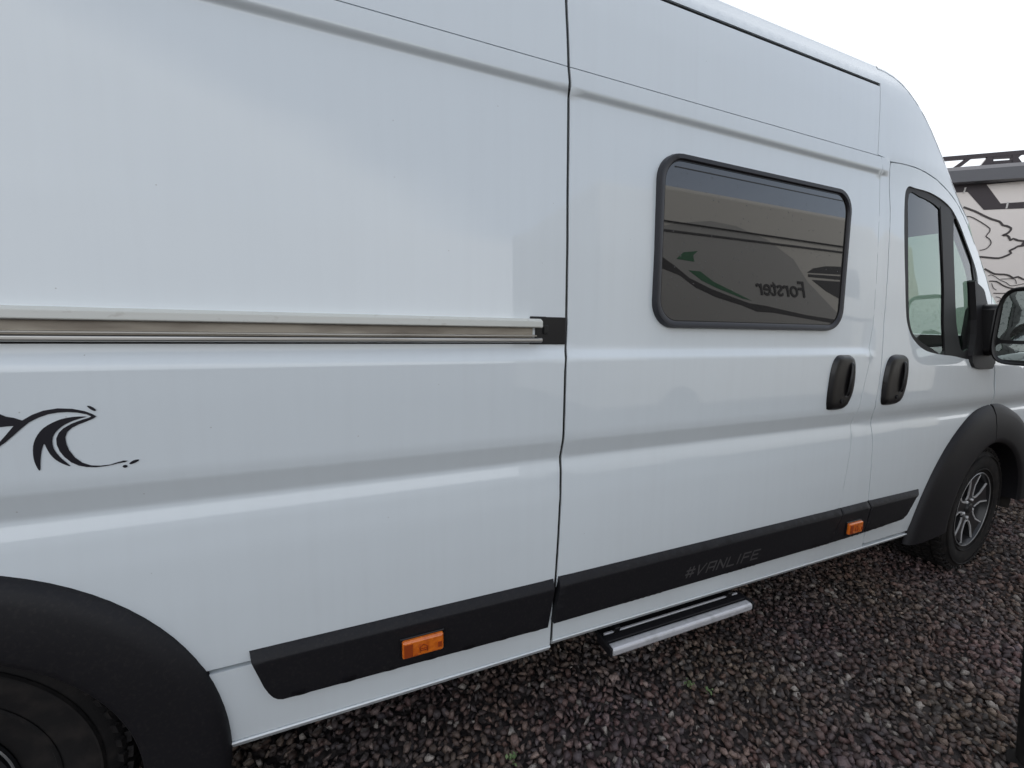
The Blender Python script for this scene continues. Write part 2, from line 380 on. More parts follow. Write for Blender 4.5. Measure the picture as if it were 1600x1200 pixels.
# ------------------------------------------------------------------ setting: ground sheet and gravel
def build_ground():
    m = mat('gravel_bed', (.030, .024, .023), .95)
    n = m.node_tree.nodes; l = m.node_tree.links; b = n['Principled BSDF']; g = n.new('ShaderNodeNewGeometry')
    v = n.new('ShaderNodeTexVoronoi'); v.inputs['Scale'].default_value = 34; l.new(g.outputs['Position'], v.inputs['Vector'])
    cr = n.new('ShaderNodeValToRGB'); e = cr.color_ramp.elements; e[0].color = (.016, .012, .012, 1); e[1].color = (.085, .070, .064, 1)
    sp = n.new('ShaderNodeSeparateColor'); l.new(v.outputs['Color'], sp.inputs[0]); l.new(sp.outputs[0], cr.inputs[0]); l.new(cr.outputs[0], b.inputs['Base Color'])
    bp = n.new('ShaderNodeBump'); bp.inputs['Distance'].default_value = .02; bp.invert = True; l.new(v.outputs['Distance'], bp.inputs['Height']); l.new(bp.outputs[0], b.inputs['Normal'])
    vs = []; fs = []
    xs = [-900, -60, -10, 0, 4, 8, 14, 30, 80, 300, 1200]
    for y in xs:
        for x in xs: vs.append((x, y, 0))
    k = len(xs)
    for i in range(k - 1):
        for j in range(k - 1): fs.append((i * k + j, i * k + j + 1, (i + 1) * k + j + 1, (i + 1) * k + j))
    tag(mesh_obj('ground', vs, fs, m), kind='structure')
    # stones
    shapes = []
    for q in range(14):
        bm = bmesh.new()
        n_ = 13
        d = rng.normal(size=(n_, 3)); d /= np.linalg.norm(d, axis=1)[:, None]; d *= rng.uniform(.82, 1.05, (n_, 1))
        d *= np.array([1.0, rng.uniform(.6, .9), rng.uniform(.45, .75)]) * .5
        for p in d: bm.verts.new(p)
        r = bmesh.ops.convex_hull(bm, input=bm.verts); bmesh.ops.delete(bm, geom=[g_ for g_ in r['geom_interior'] if isinstance(g_, bmesh.types.BMVert)], context='VERTS')
        bmesh.ops.triangulate(bm, faces=bm.faces); bm.verts.index_update()
        shapes.append((np.array([v_.co[:] for v_ in bm.verts]), np.array([[v_.index for v_ in f.verts] for f in bm.faces]))); bm.free()
    VV = []; FF = []; CC = []; base = 0
    pal = np.array([(.085, .066, .062), (.070, .060, .060), (.058, .049, .050), (.11, .090, .080), (.080, .055, .050), (.065, .062, .066), (.14, .12, .11), (.10, .078, .070)]) 
    def scatter(x0, x1, y0, y1, size, per, jz):
        nonlocal base
        nx = int((x1 - x0) / per); ny = int((y1 - y0) / per)
        for i in range(nx):
            for j in range(ny):
                x = x0 + (i + rng.random()) * per; y = y0 + (j + rng.random()) * per
                s = size * rng.uniform(.55, 1.35) * (1.25 if rng.random() < .06 else 1)
                v_, f_ = shapes[rng.integers(14)]
                a = rng.normal(size=4); a[1:3] *= .45; a /= np.linalg.norm(a)   # quaternion, mostly about Z
                qw, qx, qy, qz = a[0], a[1], a[2], a[3]
                Rm = np.array([[1 - 2 * (qy * qy + qz * qz), 2 * (qx * qy - qz * qw), 2 * (qx * qz + qy * qw)], [2 * (qx * qy + qz * qw), 1 - 2 * (qx * qx + qz * qz), 2 * (qy * qz - qx * qw)], [2 * (qx * qz - qy * qw), 2 * (qy * qz + qx * qw), 1 - 2 * (qx * qx + qy * qy)]])
                VV.append(v_ @ Rm.T * s + (x, y, rng.uniform(.0, jz))); FF.append(f_ + base); base += len(v_)
                c = pal[rng.integers(8)] * rng.uniform(.45, 1.55) * (1.28, 1.09, 1.01)
                c = c * (1 + .22 * math.sin(2.3 * x + 1.7 * math.sin(3.1 * y)) * math.cos(4.1 * y + 1.3 * x) + .12 * math.sin(9 * x + 3) * math.sin(11 * y + 5 * x)) * (1, 1 + .05 * math.sin(5 * x + 7 * y), 1 + .07 * math.cos(6 * x - 5 * y))
                u = rng.random()
                if u < .05: c = np.array([.25, .22, .195]) * rng.uniform(.8, 1.5)
                elif u < .037: c = np.array([.27, .11, .08])
                CC.append(np.repeat(np.array([[*c, 1]]), len(f_) * 3, 0))
    scatter(-.75, 3.2, -.05, 1.45, .034, .0205, .015)
    scatter(3.2, 7.2, .4, 3.2, .040, .032, .016)
    scatter(1.0, 7.2, -.9, .4, .036, .034, .012) if False else None
    V = np.concatenate(VV); F = np.concatenate(FF); C_ = np.concatenate(CC).astype(np.float32)
    me = bpy.data.meshes.new('gravel'); me.vertices.add(len(V)); me.vertices.foreach_set('co', V.astype(np.float32).ravel())
    me.loops.add(len(F) * 3); me.loops.foreach_set('vertex_index', F.astype(np.int32).ravel())
    me.polygons.add(len(F)); me.polygons.foreach_set('loop_start', np.arange(0, len(F) * 3, 3, dtype=np.int32))
    me.update(calc_edges=True)
    ca = me.color_attributes.new('stone', 'FLOAT_COLOR', 'CORNER'); ca.data.foreach_set('color', C_.ravel())
    gm = mat('stone', rough=.6, attr='stone', noise=(220, (.03, .025, .024), .45, .8), bump=(260, .5, .002)); me.materials.append(gm)
    o = bpy.data.objects.new('gravel', me); link(o)
    tag(o, 'loose reddish brown and grey gravel covering the ground beside the van', 'gravel', kind='stuff')
    print('gravel tris', len(F))
build_ground()

def build_weeds():
    lm = mat('weed_leaf', (.10, .16, .06), .6, noise=(60, (.16, .2, .09), .4, .7))
    def one(x, y, n_, r, label):
        vs = []; fs = []
        for i in range(n_):
            a = rng.uniform(0, 6.28); d = rng.uniform(0, r); l_ = rng.uniform(.006, .012); t = rng.uniform(0, 6.28); up = rng.uniform(.2, .8)
            c = np.array([x + d * math.cos(a), y + d * math.sin(a), rng.uniform(.024, .036)])
            e = np.array([math.cos(t), math.sin(t), up]) * l_; s = np.array([-math.sin(t), math.cos(t), 0]) * l_ * .45
            k = len(vs); vs += [c, c + e * .5 + s, c + e, c + e * .5 - s]; fs.append((k, k + 1, k + 2, k + 3))
        o = mesh_obj('small_weed', vs, fs, lm); tag(o, label, 'weed', 'tiny green weeds in the gravel', kind='stuff')
    def gp(px, py):
        d = C_RIGHT * (px - 800) + C_UP * (600 - py) - C_BACK * FPX; p = EYE + d * (-(1.375 - .03) / d[2]); return p[0], p[1]
    one(*gp(1078, 1070), 26, .022, 'tiny green weed between stones below the right end of the step')
    one(*gp(1107, 1081), 18, .014, 'smaller green weed just right of another weed below the step')
    one(*gp(800, 1185), 22, .03, 'faint green weed in the gravel at the bottom middle of the photo')
    one(*gp(1580, 752), 30, .07, 'green weeds on the gravel in front of the front wheel')
build_weeds()

# ------------------------------------------------------------------ the camper van
van = empty('camper_van', (1.2, 2.085, 0), 'white high-roof camper van with black sill trims and a tinted side window, standing on gravel', 'camper van')
YC = 2.085
WX, WZ, WR = 3.345, .362, .368         # front wheel
RX, RZ = -.816, .362                   # rear wheel
g = .0045
# seams, traced (x at height z)
S1 = tr([(884, -60), (885, 0), (888, 60), (889, 103), (889, 150), (887.5, 300), (885.5, 490), (884.5, 540), (884, 570), (880, 690), (876, 720), (875, 800), (869, 900), (863, 975), (861, 1010)]); S1 = [(z, x) for x, z in S1]
s2 = tr([(1378, 245), (1376, 275), (1375, 330), (1372, 400), (1366, 500), (1360, 550), (1347, 620), (1335, 652), (1330, 700), (1322, 745), (1312, 793), (1288, 872)])
s3 = tr([(1392, 252), (1392, 330), (1389, 400), (1384, 480), (1380, 540), (1374, 600), (1366, 640), (1362, 655), (1364, 690), (1360, 750), (1357, 785), (1351, 838)])
def seam(tbl, z, dx=0):
    t = sorted(tbl); return float(np.interp(z, [a for a, _ in t], [b for _, b in t])) + dx
T2 = [(z, x) for x, z in s2]; T3 = [(z, x) for x, z in s3]
for nm_, pp in (('thin', [(650, 27), (888, 103), (1200, 193), (1370, 243)]), ('mould', [(500, 37), (888, 141), (1100, 198), (1370, 269)]), ('crT', [(200, 545), (890, 543), (1350, 549)]), ('crB', [(200, 569), (890, 558), (1350, 560)]), ('bT', [(100, 760), (450, 728), (880, 690), (1300, 651)]), ('bB', [(100, 800), (450, 770), (880, 715), (1300, 676)]), ('gut', [(1030, 0), (1200, 65), (1370, 130)]), ('top', [(1150, 20), (1370, 107)]), ('trT', [(500, 994), (865, 905), (1310, 795)]), ('trB', [(600, 1055), (850, 985), (1250, 857)]), ('ridge', [(400, 1117), (880, 1000), (1280, 868)]), ('bot', [(400, 1150), (600, 1096), (1100, 928)])): print(nm_, np.round([at_side(*p)[1] for p in pp], 3))
print('s2', np.round(s2, 3).tolist()); print('s3', np.round(s3, 3).tolist())
def col_(tbl, z0, z1, dx, n=40): return [(seam(tbl, z0 + (z1 - z0) * i / n, dx), z0 + (z1 - z0) * i / n) for i in range(n + 1)]
ZT = 2.0710    # seam under the roof extension
ZB = .348
# rear quarter panel
arch_r = arc(RX, RZ, .475, 0, 180, 40)
za = .556
xr = RX + math.sqrt(.475 ** 2 - (za - RZ) ** 2)
arch_hi = [p for p in arch_r if p[1] > za + .004]
rear = panel('rear_side_panel', [(-1.85, za), (-1.85, ZT - .0015)] + [(x, z) for x, z in col_(S1, ZT - .0015, za, -g)] + [(xr, za)] + arch_hi + [(RX - (xr - RX), za)], PAINT, van)
rsill = panel('rear_sill_panel', [(x, z) for x, z in col_(S1, za - .0025, ZB, -g, 10)] + [(RX + .474, ZB), (RX + .474, RZ)] + [p for p in arch_r if RZ < p[1] < za - .004 and p[0] > RX], PAINT, van)
panel('rear_corner_panel', [(-1.85, za - .0025), (RX - .474, za - .0025), (RX - .474, ZB + .06), (-1.85, ZB + .06)], PAINT, van)
ZB = .366
panel('door_gap_shade', col_(S1, .36, 2.33, -g + .0006) + col_(S1, 2.33, .36, g - .0006), GLOSSB, van, off=-.006, skirt=.01, xs=.5, step=.02, roll=0, smooth=False)  # black strip stands in for the shade inside the door gap
# sliding door with a raised window on it
sdoor = panel('sliding_door', col_(S1, ZB, ZT - .0015, g) + col_(T2, ZT - .0015, ZB, -.002), PAINT, van)
pillar = panel('door_pillar', col_(T2, ZB, ZT - .0015, .0005) + col_(T3, ZT - .0015, ZB, -.0025), PAINT, van)
for xa_, xb_, dz_ in ((RX + .47, seam(S1, .35, -g), 0), (seam(S1, .35, g), WX - .63, .018), (WX - .626, WX - .45, .018)):    # folded lip under the sill
    rail('sill_lip', [(o_, z_ + dz_) for o_, z_ in ((-.03, .3465), (.0005, .3465), (.0025, .3435), (.0005, .340), (-.008, .326), (-.03, .318))], xa_, xb_, PAINT, van, fy=.38, n=60)
# roof extension panels
XC = at_side(1375, 190)[0]
ZG = 2.3375
panel('upper_side_panel', [(-1.85, ZT + .001), (-1.85, ZG - .002)] + col_(S1, ZG - .002, ZT + .001, -g, 6), PAINT, van)
panel('upper_side_panel', col_(S1, ZT + .001, ZG - .002, g, 6) + [(XC - .002, ZG - .002), (XC - .002, ZT + .001)], PAINT, van)
# front door
sil = tr([(1394, 254), (1412, 257), (1430, 262), (1447, 270), (1462, 280), (1475, 292), (1488, 307), (1499, 324), (1506, 338), (1513, 354)])
apil = tr([(1520, 372), (1531, 402), (1541, 432), (1549, 462)])
print('sil', np.round(sil, 3).tolist(), np.round(apil, 3).tolist())
print('wing', np.round(tr([(1552, 575), (1553, 600), (1549, 632)]), 3).tolist(), 'flare px', np.round(tr([(1423, 827), (1448, 778), (1473, 723), (1485, 689), (1516, 655), (1565, 632)], .02), 3).tolist())
fseam = tr([(1551, 500), (1553, 560), (1553, 600), (1547, 635)])
RA = .44
fx = fseam[-1][0]
fz_arc = arc(WX, WZ, RA, 0, 180, 48)
arc_door = [p for p in fz_arc if p[0] < fx - .004]
wino = smooth_poly(tr([(1419, 292.5), (1432, 294), (1457, 302), (1478, 316), (1490, 330), (1501, 352), (1513, 384), (1524, 415), (1529, 440), (1530, 480), (1529, 556), (1487, 556), (1450, 549), (1430, 533), (1420, 512), (1416, 480), (1414, 400), (1414, 318)]), 6)
door_out = sil + apil + fseam[:-1] + [(fx, fseam[-1][1])] + arc_door + [(WX - RA - .002, ZB + .012)] + [(seam(T3, ZB + .012, .0025) + .01, ZB + .012)] + col_(T3, ZB + .024, sil[0][1] - .01, .0025)
fdoor = panel('front_door', door_out, PAINT, van, holes=[wino])
# front wing
wing_top = [(fseam[-1][0] + .002, fseam[-1][1]), (fseam[1][0] + .003, fseam[1][1]), (fseam[0][0] + .003, fseam[0][1]), (apil[-1][0] + .01, apil[-1][1])]
hood_edge = [(3.52, 1.36), (3.72, 1.27), (3.92, 1.15), (4.08, 1.00), (4.18, .80), (4.20, .62)]
panel('front_wing', wing_top + hood_edge + [(4.20, .5), (WX + RA + .03, .5)] + [p for p in fz_arc if p[0] > fx + .004 and p[1] > .5], PAINT, van)
# roof cap over the cab
cap_top = tr([(1371, 107), (1384, 113), (1397, 121), (1410, 132), (1422, 146), (1434, 163), (1445, 182), (1456, 205), (1466, 229), (1476, 254), (1486, 281), (1496, 307), (1506, 330), (1514, 347)])
capcurve = [(x - .003, z + .004) for x, z in sil]
print('cap', np.round(cap_top, 3).tolist(), 'XC', XC)
cap = panel('roof_cap', [(XC + .001, ZT + .004), (XC + .001, cap_top[0][1] - .0)] + cap_top + [(x + .004, z + .004) for x, z in sil[::-1]][:-1] + [(s3[0][0] + .002, ZT - .01 if False else sil[0][1] + .004)], PAINT, van)
# roof edge band with the gutter gap under it, roof skin
re_ = panel('roof_edge', [(-1.85, ZG + .009), (-1.85, cap_top[0][1]), (XC - .001, cap_top[0][1]), (XC - .001, ZG + .009)], PAINT, van, off=.002)
rail('gutter_gap_dark', [(-.006, ZG - .004), (-.006, ZG + .012), (-.02, ZG + .012), (-.02, ZG - .004)], -1.84, XC - .004, GLOSSB, van)  # black strip set into the gap, its shade put in as colour
def skin(name, edge, m, rise, yin=0., bulge=0.):
    """cross-vehicle skin: edge = [(x, z)] on the near side"""
    sec = [(.07 * (1 - math.cos(R(a))), math.sin(R(a))) for a in (0, 10, 22, 36, 52, 70, 90)] + [(.16, 1.10), (.3, 1.2), (.6, 1.32), (1.0, 1.36)]
    vs = []; fs = []; W = []
    for x, z in edge:
        y0 = float(SY(x, z)) + .0005 + yin; half = YC - y0; row = []
        for d, h in sec: row.append((x + bulge * d ** .7 * 1.0, y0 + half * d, z + rise * h))
        row += [(px_, 2 * YC - py_, pz_) for px_, py_, pz_ in row[-2::-1]]
        vs += row; W = len(row)
    for i in range(len(edge) - 1):
        for j in range(W - 1): a = i * W + j; fs.append((a, a + 1, a + W + 1, a + W))
    return mesh_obj(name, vs, fs, m, van, smooth=True)
zt0 = cap_top[0][1]
skin('roof', [(-1.85, zt0), (-.5, zt0), (.8, zt0), (XC, zt0)], PAINT, .03)
skin('roof_front', [(x, z) for x, z in cap_top], PAINT, .03, bulge=.02)
skin('headliner', [(2.03, 2.33)] + [(x - .03, z - .05) for x, z in cap_top[3:]], INSIDE, .01, yin=.05, bulge=-.02)
wl = [cap_top[-1]] + apil + [(3.50, 1.36)]
skin('windscreen', wl, GLASS, .0, bulge=.10)
skin('bonnet', [(3.50, 1.355)] + hood_edge, PAINT, .0, bulge=.10)
bm = bmesh.new(); box_bm(bm, (4.25, YC, .52), (.12, 1.75, .42)); bm_obj('front_bumper', bm, BLACK, van, bevel=.04)
# A pillar outside of the windscreen, near side
def strip(name, a, b, m, off=.0, y_in=0.03):
    vs = []; fs = []
    for (x, z), (x2, z2) in zip(a, b):
        vs += [(x, float(SY(x, z)) - off, z), (x2, float(SY(x2, z2)) - off + y_in, z2)]
    for i in range(len(a) - 1): k = 2 * i; fs.append((k, k + 1, k + 3, k + 2))
    return mesh_obj(name, vs, fs, m, van, smooth=True)
ap2 = [sil[-1]] + apil
strip('windscreen_pillar', ap2, [(x + .035, z + .018) for x, z in ap2], PAINT, y_in=.02)

# inner body: what shows dark through the gaps, far side, underside
def shell():
    wino2 = [(x, z) for x, z in wino]
    far_win = wino2
    # dark layer right behind the near side
    top = zt0 - .03
    outline = [(-1.84, .36), (-1.84, top), (XC, top)] + [(x - .03, z - .03) for x, z in cap_top[3:]] + [(x - .03, z - .02) for x, z in apil] + [(3.5, 1.30), (3.9, 1.1), (4.1, .9), (4.1, .42), (WX + .42, .42)] \
        + arc(WX, WZ, .425, 8, 172, 30) + [(WX - .43, .36)] + [(RX + .46, .36)] + arc(RX, RZ, .46, 2, 178, 30) + [(RX - .47, .36)]
    panel('inner_body', outline, UNDER, van, holes=[wino2], off=-.042, skirt=0, xs=.2, rows=[z for z in ZROWS])
    # far side: one skin with the far cab window left open
    fo = [(-1.85, .36), (-1.85, zt0), (XC, zt0)] + cap_top[2:] + apil + hood_edge[:4] + [(4.15, .5), (WX + .44, .45)] + arc(WX, WZ, .44, 8, 172, 30) + [(WX - .45, .36), (RX + .49, .36)] + arc(RX, RZ, .48, 2, 178, 30) + [(RX - .49, .36)]
    o = panel('far_side_panel', fo, PAINT, van, holes=[far_win], skirt=.01, xs=.2)
    for v_ in o.data.vertices: v_.co.y = 2 * YC - v_.co.y
    o.data.flip_normals(); o.data.update()
    o = panel('cab_lining', [(2.02, .5), (2.02, 2.3)] + [(x - .05, z - .05) for x, z in cap_top[4:]] + [(x - .03, z - .02) for x, z in apil] + [(3.35, 1.25), (3.3, .9), (2.8, .85), (2.8, .5)], INSIDE, van, holes=[far_win], off=-.03, skirt=0, xs=.2)
    for v_ in o.data.vertices: v_.co.y = 2 * YC - v_.co.y
    o = panel('far_cab_window', [(x, z) for x, z in far_win], GLASS, van, off=-.004, skirt=0)
    for v_ in o.data.vertices: v_.co.y = 2 * YC - v_.co.y
shell()
for nm, c_, s_ in (('floor_pan', (1.26, YC, .42), (3.2, 1.9, .06)), ('chassis_rail', (1.3, YC - .45, .33), (3.6, .10, .118)), ('chassis_rail', (1.3, YC + .45, .33), (3.6, .10, .118)),
                   ('rear_floor', (-1.5, YC, .5), (.7, 1.85, .2)), ('water_tank', (1.1, YC + .1, .28), (1.0, .5, .21))):
    bm = bmesh.new(); box_bm(bm, c_, s_); bm_obj(nm, bm, UNDER, van, bevel=.01)
for cx, cz in ((RX, RZ), (WX, WZ)):        # wheel housings
    bm = bmesh.new(); a = arc(cx, cz, .455, -34, 214, 32) if cx < 0 else arc(cx, cz, .455, -8, 188, 26)
    v0 = [bm.verts.new((x, D + .03, z)) for x, z in a]; v1 = [bm.verts.new((x, D + .42, z)) for x, z in a]
    for i in range(len(a) - 1): bm.faces.new((v0[i], v0[i + 1], v1[i + 1], v1[i]))
    bm.faces.new(v1)
    bm_obj('wheel_housing', bm, UNDER, van, smooth=True)
mesh_obj('rear_wall', [(-1.85, D + .1, .4), (-1.85, 2 * YC - D - .1, .4), (-1.85, 2 * YC - D - .12, zt0), (-1.85, D + .12, zt0)], [(0, 1, 2, 3)], PAINT, van)
mesh_obj('bulkhead', [(2.0, D + .06, .45), (2.0, 2 * YC - D - .06, .45), (2.0, 2 * YC - D - .1, 2.4), (2.0, D + .1, 2.4)], [(0, 1, 2, 3)], INSIDE, van)

# cab fittings seen through the glass
bm = bmesh.new(); box_bm(bm, (3.15, YC, 1.06), (.5, 1.72, .34)); box_bm(bm, (3.28, YC, 1.24), (.25, 1.7, .08)); bm_obj('dashboard', bm, INSIDE, van, bevel=.04)
for y in (YC - .52, YC + .52):
    s_ = empty('cab_seat', (2.5, y, .9)); s_.parent = van; s_.matrix_parent_inverse = abs_matrix(van).inverted()
    bm = bmesh.new(); box_bm(bm, (2.42, y, 1.22), (.13, .48, .66), Matrix.Rotation(R(-10), 3, 'Y')); bm_obj('seat_back', bm, SEATM, s_, bevel=.05, seg=4)
    bm = bmesh.new(); box_bm(bm, (2.68, y, .92), (.5, .5, .14)); bm_obj('seat_cushion', bm, SEATM, s_, bevel=.04, seg=4)
    bm = bmesh.new(); box_bm(bm, (2.345, y, 1.66), (.10, .26, .19)); bm_obj('headrest', bm, SEATM, s_, bevel=.045, seg=4)
bm = bmesh.new(); lathe_bm(bm, [(.19, -.012), (.202, 0), (.19, .012), (.178, 0), (.19, -.012)], 40)
bmesh.ops.rotate(bm, verts=bm.verts, matrix=Matrix.Rotation(R(90), 3, 'Z') @ Matrix.Rotation(R(0), 3, 'X')); bmesh.ops.rotate(bm, verts=bm.verts, matrix=Matrix.Rotation(R(-28), 3, 'Y')); bmesh.ops.translate(bm, verts=bm.verts, vec=(2.88, YC + .48, 1.30))
bm_obj('steering_wheel', bm, INSIDE, van, smooth=True)

# ---- black trims along the sill (bevelled upper edge)
trows = [round(z, 4) for z in np.arange(.40, .61, .004)]
def trim(name, top, pts):
    """top: the two upper corners (photo), pts: the rest clockwise; the upper 2 cm slopes inwards"""
    T = tr(top, .004); B = tr(pts, .022)
    def off(x, z):
        zt = T[0][1] + (T[1][1] - T[0][1]) * (x - T[0][0]) / (T[1][0] - T[0][0])
        return .004 + .018 * np.clip((zt - z) / .020, 0, 1)
    return panel(name, T + B, BLACK, van, off=off, skirt=.028, rows=trows, xs=.04, step=.012)
trim('sill_trim', [(389, 1019), (865, 905.5)], [(856.5, 981), (442, 1093.5), (434, 1093.5), (427, 1091), (420, 1085), (413, 1076), (398, 1048), (387, 1028)])
trim('sill_trim', [(873.5, 902), (1313.5, 794.5)], [(1297, 849), (866, 975)])
trim('sill_trim', [(1314.5, 794.2), (1355.5, 783.6)], [(1350, 832.5), (1298, 848.5)])
trim('sill_trim', [(1357.5, 783), (1436, 764.5)], [(1433, 778), (1418, 805), (1410, 812), (1351.5, 832)])
def lamp(pc, w_, h_):
    (cx, cz) = pc; y = float(SY(cx, cz)) - .022
    q = empty('side_marker_lamp', (cx, y, cz)); q.parent = van; q.matrix_parent_inverse = abs_matrix(van).inverted()
    bm = bmesh.new(); box_bm(bm, (cx, y - .008, cz), (w_, .018, h_)); bm_obj('lens', bm, AMBER, q, bevel=.006, seg=3)
    bm = bmesh.new(); box_bm(bm, (cx, y - .002, cz), (w_ + .008, .008, h_ + .008)); bm_obj('lamp_base', bm, GLOSSB, q, bevel=.002)
    bm = bmesh.new(); box_bm(bm, (cx - w_ * .36, y - .0178, cz - .001), (w_ * .2, .0016, h_ * .74)); box_bm(bm, (cx + w_ * .40, y - .0178, cz - .004), (w_ * .09, .0016, h_ * .3)); 
    for dz in (-.0085, -.003): box_bm(bm, (cx, y - .0178, cz + dz), (w_ * .2, .0016, .0018))
    for sx in (-1, 1):
        box_bm(bm, (cx + sx * w_ * .09, y - .0178, cz - .006), (.0018, .0016, h_ * .34)); box_bm(bm, (cx + sx * .004, y - .0178, cz + .006), (.012, .0016, .0016), Matrix.Rotation(sx * R(35), 3, 'Y'))
    bm_obj('lens_marking', bm, AMBERD, q)['kind'] = 'stuff'
lamp(at_side(661, 1007, .03), .112, .050)
lamp(at_side(1335, 824, .03), .098, .052)

# ---- sliding door rail on the rear quarter
zr0, zr1 = at_side(400, 533, .01)[1], at_side(400, 490, .01)[1]
print('rail z', zr0, zr1, at_side(840, 500)[0], at_side(822, 520)[0])
rl = empty('door_rail', (-.5, D, (zr0 + zr1) / 2)); rl.parent = van; rl.matrix_parent_inverse = abs_matrix(van).inverted()
XR = at_side(843, 505)[0]
fy = 1.35
zA = at_side(400, 487, .02)[1]; zB_ = at_side(400, 505, .02)[1]; zC = at_side(400, 523, .01)[1]; zD = at_side(400, 535, .02)[1]
rail('rail_upper_lip', [(-.004, zA + .001), (.010, zA), (.022, zA - .006), (.024, zB_ + .002), (.020, zB_), (-.004, zB_)], -1.7, XR, RAILTOP, rl, fy=fy, bevel=.002)
rail('rail_channel', [(-.006, zB_ + .004), (.001, zB_ + .004), (.001, zC - .004), (-.006, zC - .004)], -1.7, XR - .022, RAILIN, rl, fy=fy)
rail('rail_inner_bead', [(-.002, zC + .006), (.010, zC + .004), (.010, zC + .001), (-.002, zC)], -1.7, XR - .012, ALU, rl, fy=fy)
rail('rail_lower_lip', [(-.004, zC - .003), (.018, zC - .002), (.024, zC - .005), (.024, zD + .003), (.018, zD + .001), (-.004, zD)], -1.7, XR, ALU, rl, fy=fy, bevel=.002)
rail('rail_under_shadow', [(-.004, zD - .0005), (.004, zD - .0005), (.003, zD - .004), (-.004, zD - .005)], -1.7, XR - .01, RUBBER, rl, fy=fy)  # dark strip that paints the shadow under the rail
bt = at_side(880, 496)[1]; bb = at_side(880, 538)[1]
bx0 = at_side(842, 510)[0]; bx1 = seam(S1, 1.35, -g)
bm = bmesh.new(); y = float(SY(.56, 1.33))
box_bm(bm, ((bx0 + bx1) / 2 - .006, y + .006, (bt + bb) / 2), (bx1 - bx0 + .012, .020, bt - bb))
box_bm(bm, (bx0 - .004, y + .003, bt - .003), (.05, .012, .008)); box_bm(bm, (bx0 - .004, y + .003, bb + .003), (.05, .012, .006)); box_bm(bm, (bx0 + .018, y - .004, (bt + bb) / 2 + .003), (.014, .012, .026))
bm_obj('roller_bracket', bm, GLOSSB, rl, bevel=.002)

# ---- window in the sliding door
def rr(x0, x1_, z0, z1, r, n=8):
    p = []
    for cx, cz, a in ((x1_ - r, z1 - r, 0), (x0 + r, z1 - r, 90), (x0 + r, z0 + r, 180), (x1_ - r, z0 + r, 270)):
        p += [(cx + r * math.cos(R(a + 90 * k / n)), cz + r * math.sin(R(a + 90 * k / n))) for k in range(n + 1)]
    return p
wl_, wr_ = at_side(1032, 400, .03)[0], at_side(1327, 400, .02)[0]
wb_, wt_ = at_side(1180, 515, .03)[1], at_side(1180, 261, .03)[1]
print('window', wl_, wr_, wb_, wt_)
y_b, y_t = float(SY(1.4, wb_)) - .015, float(SY(1.4, wt_)) - .015
def wplane(z, o=0): return y_b + (y_t - y_b) * (z - wb_) / (wt_ - wb_) - o
def ring(name, o_pts, i_pts, m, parent, o_y, i_y, mid=None, back=.03):
    """frame between two loops with a raised middle"""
    vs = []; fs = []; n = len(o_pts)
    loops = [[(x, z, back) for x, z in o_pts], [(x, z, o_y) for x, z in o_pts]]
    loops[1] = [(x * .985 + xi * .015, z * .985 + zi * .015, o_y) for (x, z), (xi, zi) in zip(o_pts, i_pts)]
    for t, yy in ((.18, mid), (.75, mid), (.93, i_y * .5 + mid * .5)): loops.append([(x + (xi - x) * t, z + (zi - z) * t, yy) for (x, z), (xi, zi) in zip(o_pts, i_pts)])
    loops.append([(x, z, i_y) for x, z in i_pts])
    for lp in loops:
        for x, z, oo in lp: vs.append((x, wplane(z, -oo), z))
    for k in range(len(loops) - 1):
        for i in range(n): a = k * n + i; b = k * n + (i + 1) % n; fs.append((a, b, b + n, a + n))
    o = mesh_obj(name, vs, fs, m, parent, smooth=True); bm = bmesh.new(); bm.from_mesh(o.data); bmesh.ops.recalc_face_normals(bm, faces=bm.faces); bm.to_mesh(o.data); bm.free(); o.data.set_sharp_from_angle(angle=R(50)); return o
fo_ = rr(wl_, wr_, wb_, wt_, .085); fi_ = rr(wl_ + .024, wr_ - .019, wb_ + .024, wt_ - .022, .068)
ring('window_frame', fo_, fi_, FRAME, sdoor, .006, .004, mid=-.006)
pan_ = rr(wl_ + .022, wr_ - .017, wb_ + .022, wt_ - .020, .070)
mesh_obj('window_pane', [(x, wplane(z, -.002), z) for x, z in pan_], [tuple(range(len(pan_)))], TINT, sdoor)
bm = bmesh.new()
n_ = len(fi_)
ga = rr(wl_ + .0255, wr_ - .0205, wb_ + .0255, wt_ - .0235, .066)
va = [bm.verts.new((x, wplane(z, -.0005), z)) for x, z in rr(wl_ + .023, wr_ - .018, wb_ + .023, wt_ - .021, .069)]; vb = [bm.verts.new((x, wplane(z, -.0005), z)) for x, z in ga]
for i in range(n_): bm.faces.new((va[i], va[(i + 1) % n_], vb[(i + 1) % n_], vb[i]))
for dz in (.044,):
    q = [bm.verts.new(p) for p in ((wl_ + .06, wplane(wt_ - dz, -.001), wt_ - dz), (wr_ - .05, wplane(wt_ - dz, -.001), wt_ - dz), (wr_ - .05, wplane(wt_ - dz, -.001), wt_ - dz + .003), (wl_ + .06, wplane(wt_ - dz, -.001), wt_ - dz + .003))]; bm.faces.new(q)
bm_obj('window_seal', bm, GLOSSB, sdoor)

